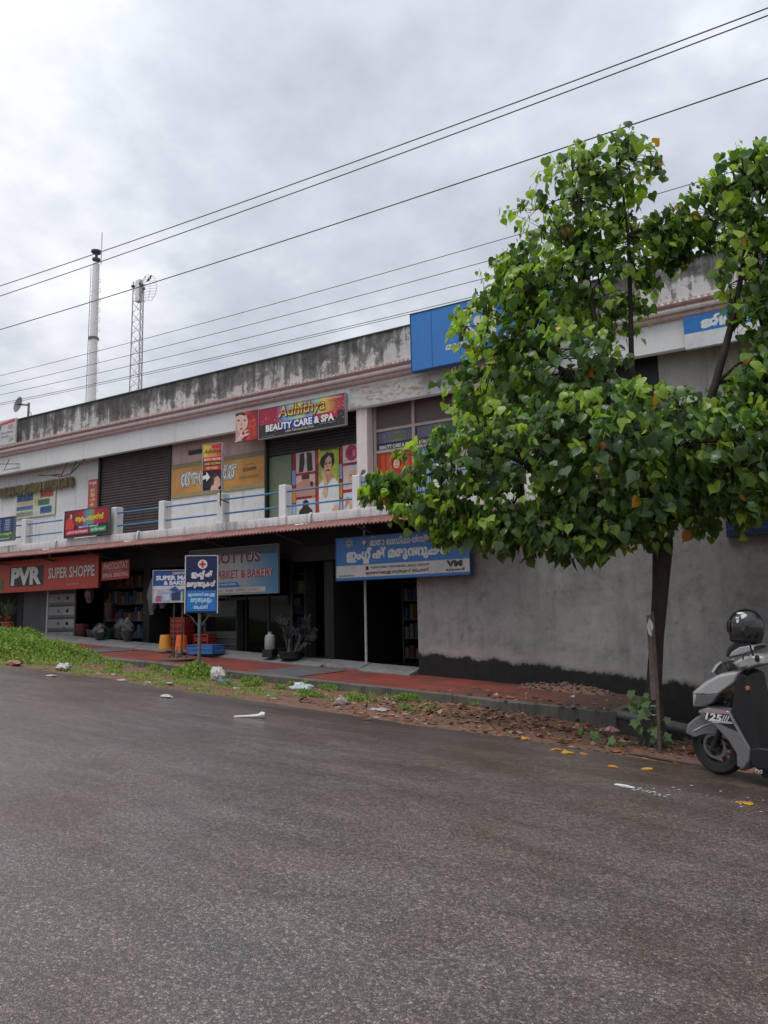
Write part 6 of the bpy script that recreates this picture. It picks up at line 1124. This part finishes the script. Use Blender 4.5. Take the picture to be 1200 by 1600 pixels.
scr = sorted(((-10.3, 8.6, 0.09), (-9.8, 8.35, 0.12), (-9.3, 8.45, 0.10), (-8.7, 8.3, 0.09), (-10.8, 8.7, 0.10), (-8.2, 9.2, 0.10), (-7.2, 8.75, 0.08), (-6.6, 9.5, 0.08), (-5.9, 8.6, 0.07), (-3.4, 8.55, 0.09), (-4.2, 9.0, 0.05), (-6.9, 8.5, 0.07)), key=lambda p: across((p[0], p[1], 0.3)))
for i, (x, y, s0) in enumerate(scr):
    crumple('litter_scrap', 'small pale scrap of litter on the verge, %s from the left' % ORD[i], x, y, s0*0.8, s0*0.5, s0*0.35, (0.30, 0.28, 0.26), 40+i)['group'] = 'pale scraps on the verge'
ps = empty('plastic_spoon', (-5.80, 6.72, zr(-5.8)+0.004), R(31), 'white plastic strip with knobbed end lying on the open road', 'litter'); m = MB(); m.tube([(-0.17, 0, 0.012), (0.0, 0.0, 0.014), (0.10, 0, 0.018), (0.14, 0.0, 0.03), (0.17, 0, 0.03)], [0.010, 0.014, 0.018, 0.032, 0.024], 8); m.build('strip', plain((0.72, 0.71, 0.69), 0.4), ps, smooth=40)
crumple('paper_scrap', 'white paper scrap on the road left of the long strip', -7.5, 7.12, 0.08, 0.05, 0.045, (0.45, 0.45, 0.44), 23); crumple('paper_scrap', 'flat pale scrap on the road below the weed bank', -10.15, 7.35, 0.10, 0.05, 0.03, (0.40, 0.38, 0.33), 27)
m = MB(); q = random.Random(15)
for i in range(46):
    t_ = q.random(); x, y, s0 = -1.72+0.42*t_**1.2+q.gauss(0, .02), 6.44-0.10*t_+q.gauss(0, 0.03), q.uniform(0.004, 0.011)
    if i < 3: x, y, s0 = -1.70+0.04*i, 6.45-0.01*i, 0.035
    if i > 32: x, y, s0 = q.uniform(-1.6, -0.6), q.uniform(6.2, 6.9), q.uniform(0.004, 0.010)
    a0 = q.uniform(0, 6); m.add([(x+s0*1.5*math.cos(a0+R(a))*q.uniform(.7, 1.2), y+s0*math.sin(a0+R(a))*q.uniform(.7, 1.2), zr(x)+0.0045) for a in range(0, 360, 51)], [tuple(range(8))])
tag(m.build('spilt_white_paint', plain((0.68, 0.70, 0.74), 0.5), fix=False), 'spilt white paint spots on the wet road before the scooter', 'paint', kind='stuff')
pp = MB(); pp.tube([(-2.83, 10.95, -0.02), (-2.3, 10.7, -0.07), (-1.6, 10.42, -0.14), (-0.4, 10.3, -0.24), (2.0, 10.2, -0.4)], 0.07, 12); tag(pp.build('drain_pipe', plain((0.10, 0.10, 0.105), 0.5, 0, 0.3, 4), smooth=60), 'grey pipe lying along the ditch behind the tree', 'pipe')
sk = MB(); sk.tube([(-2.0, 7.98, zg(-2.0, 7.98)+0.03), (-1.7, 7.92, zg(-1.7, 7.95)+0.035), (-1.4, 8.0, zg(-1.4, 8.0)+0.03), (-1.1, 8.05, zg(-1.1, 8.05)+0.03)], [0.012, 0.022, 0.018, 0.01], 7); tag(sk.build('fallen_stick', M_RUST, smooth=60), 'bare brown stick on the ground below the tree', 'stick')
rb_ = MB(); nx_, ny_ = 34, 10
def mound(x, y): return 0.09*max(0, 1-((x+4.25)/0.85)**2)*max(0, 1-((13.2-y)/0.5)**2)*(0.65+0.8*(0.5+noise.noise(Vector((x*5, y*5, 1)))))
rb_.add([(x, y, zs(x)-0.01+mound(x, y)) for j in range(ny_) for i in range(nx_) for x, y in (((-5.2+1.9*i/(nx_-1)), 12.68+0.52*j/(ny_-1)),)], [(j*nx_+i, j*nx_+i+1, (j+1)*nx_+i+1, (j+1)*nx_+i) for j in range(ny_-1) for i in range(nx_-1)])
q = random.Random(8)
for i in range(90):
    x = q.uniform(-5.1, -3.4); y = q.uniform(12.7, 13.17); s0 = q.uniform(0.008, 0.03); M_ = Matrix.Translation((x, y, zs(x)+mound(x, y))) @ Matrix.Rotation(q.uniform(0, 6), 4, Vector((q.random(), q.random(), q.random()+0.1)).normalized()); rb_.mat(q.randrange(2)); b0 = len(rb_.v); rb_.box(-s0, s0, -s0*0.8, s0*0.8, -s0*0.6, s0*0.6); rb_.v[b0:] = [tuple(M_ @ Vector(v)) for v in rb_.v[b0:]]
tag(rb_.build('rubble_heap', [M_SOIL, M_KERB], fix=False), 'low heap of dirt and rubble against the blank wall foot', 'rubble', kind='stuff')
fb = crumple('litter_scrap', 'pink and white scrap at the end of the kerb', -2.68, 9.95, 0.08, 0.06, 0.09, (0.55, 0.30, 0.28), 91)
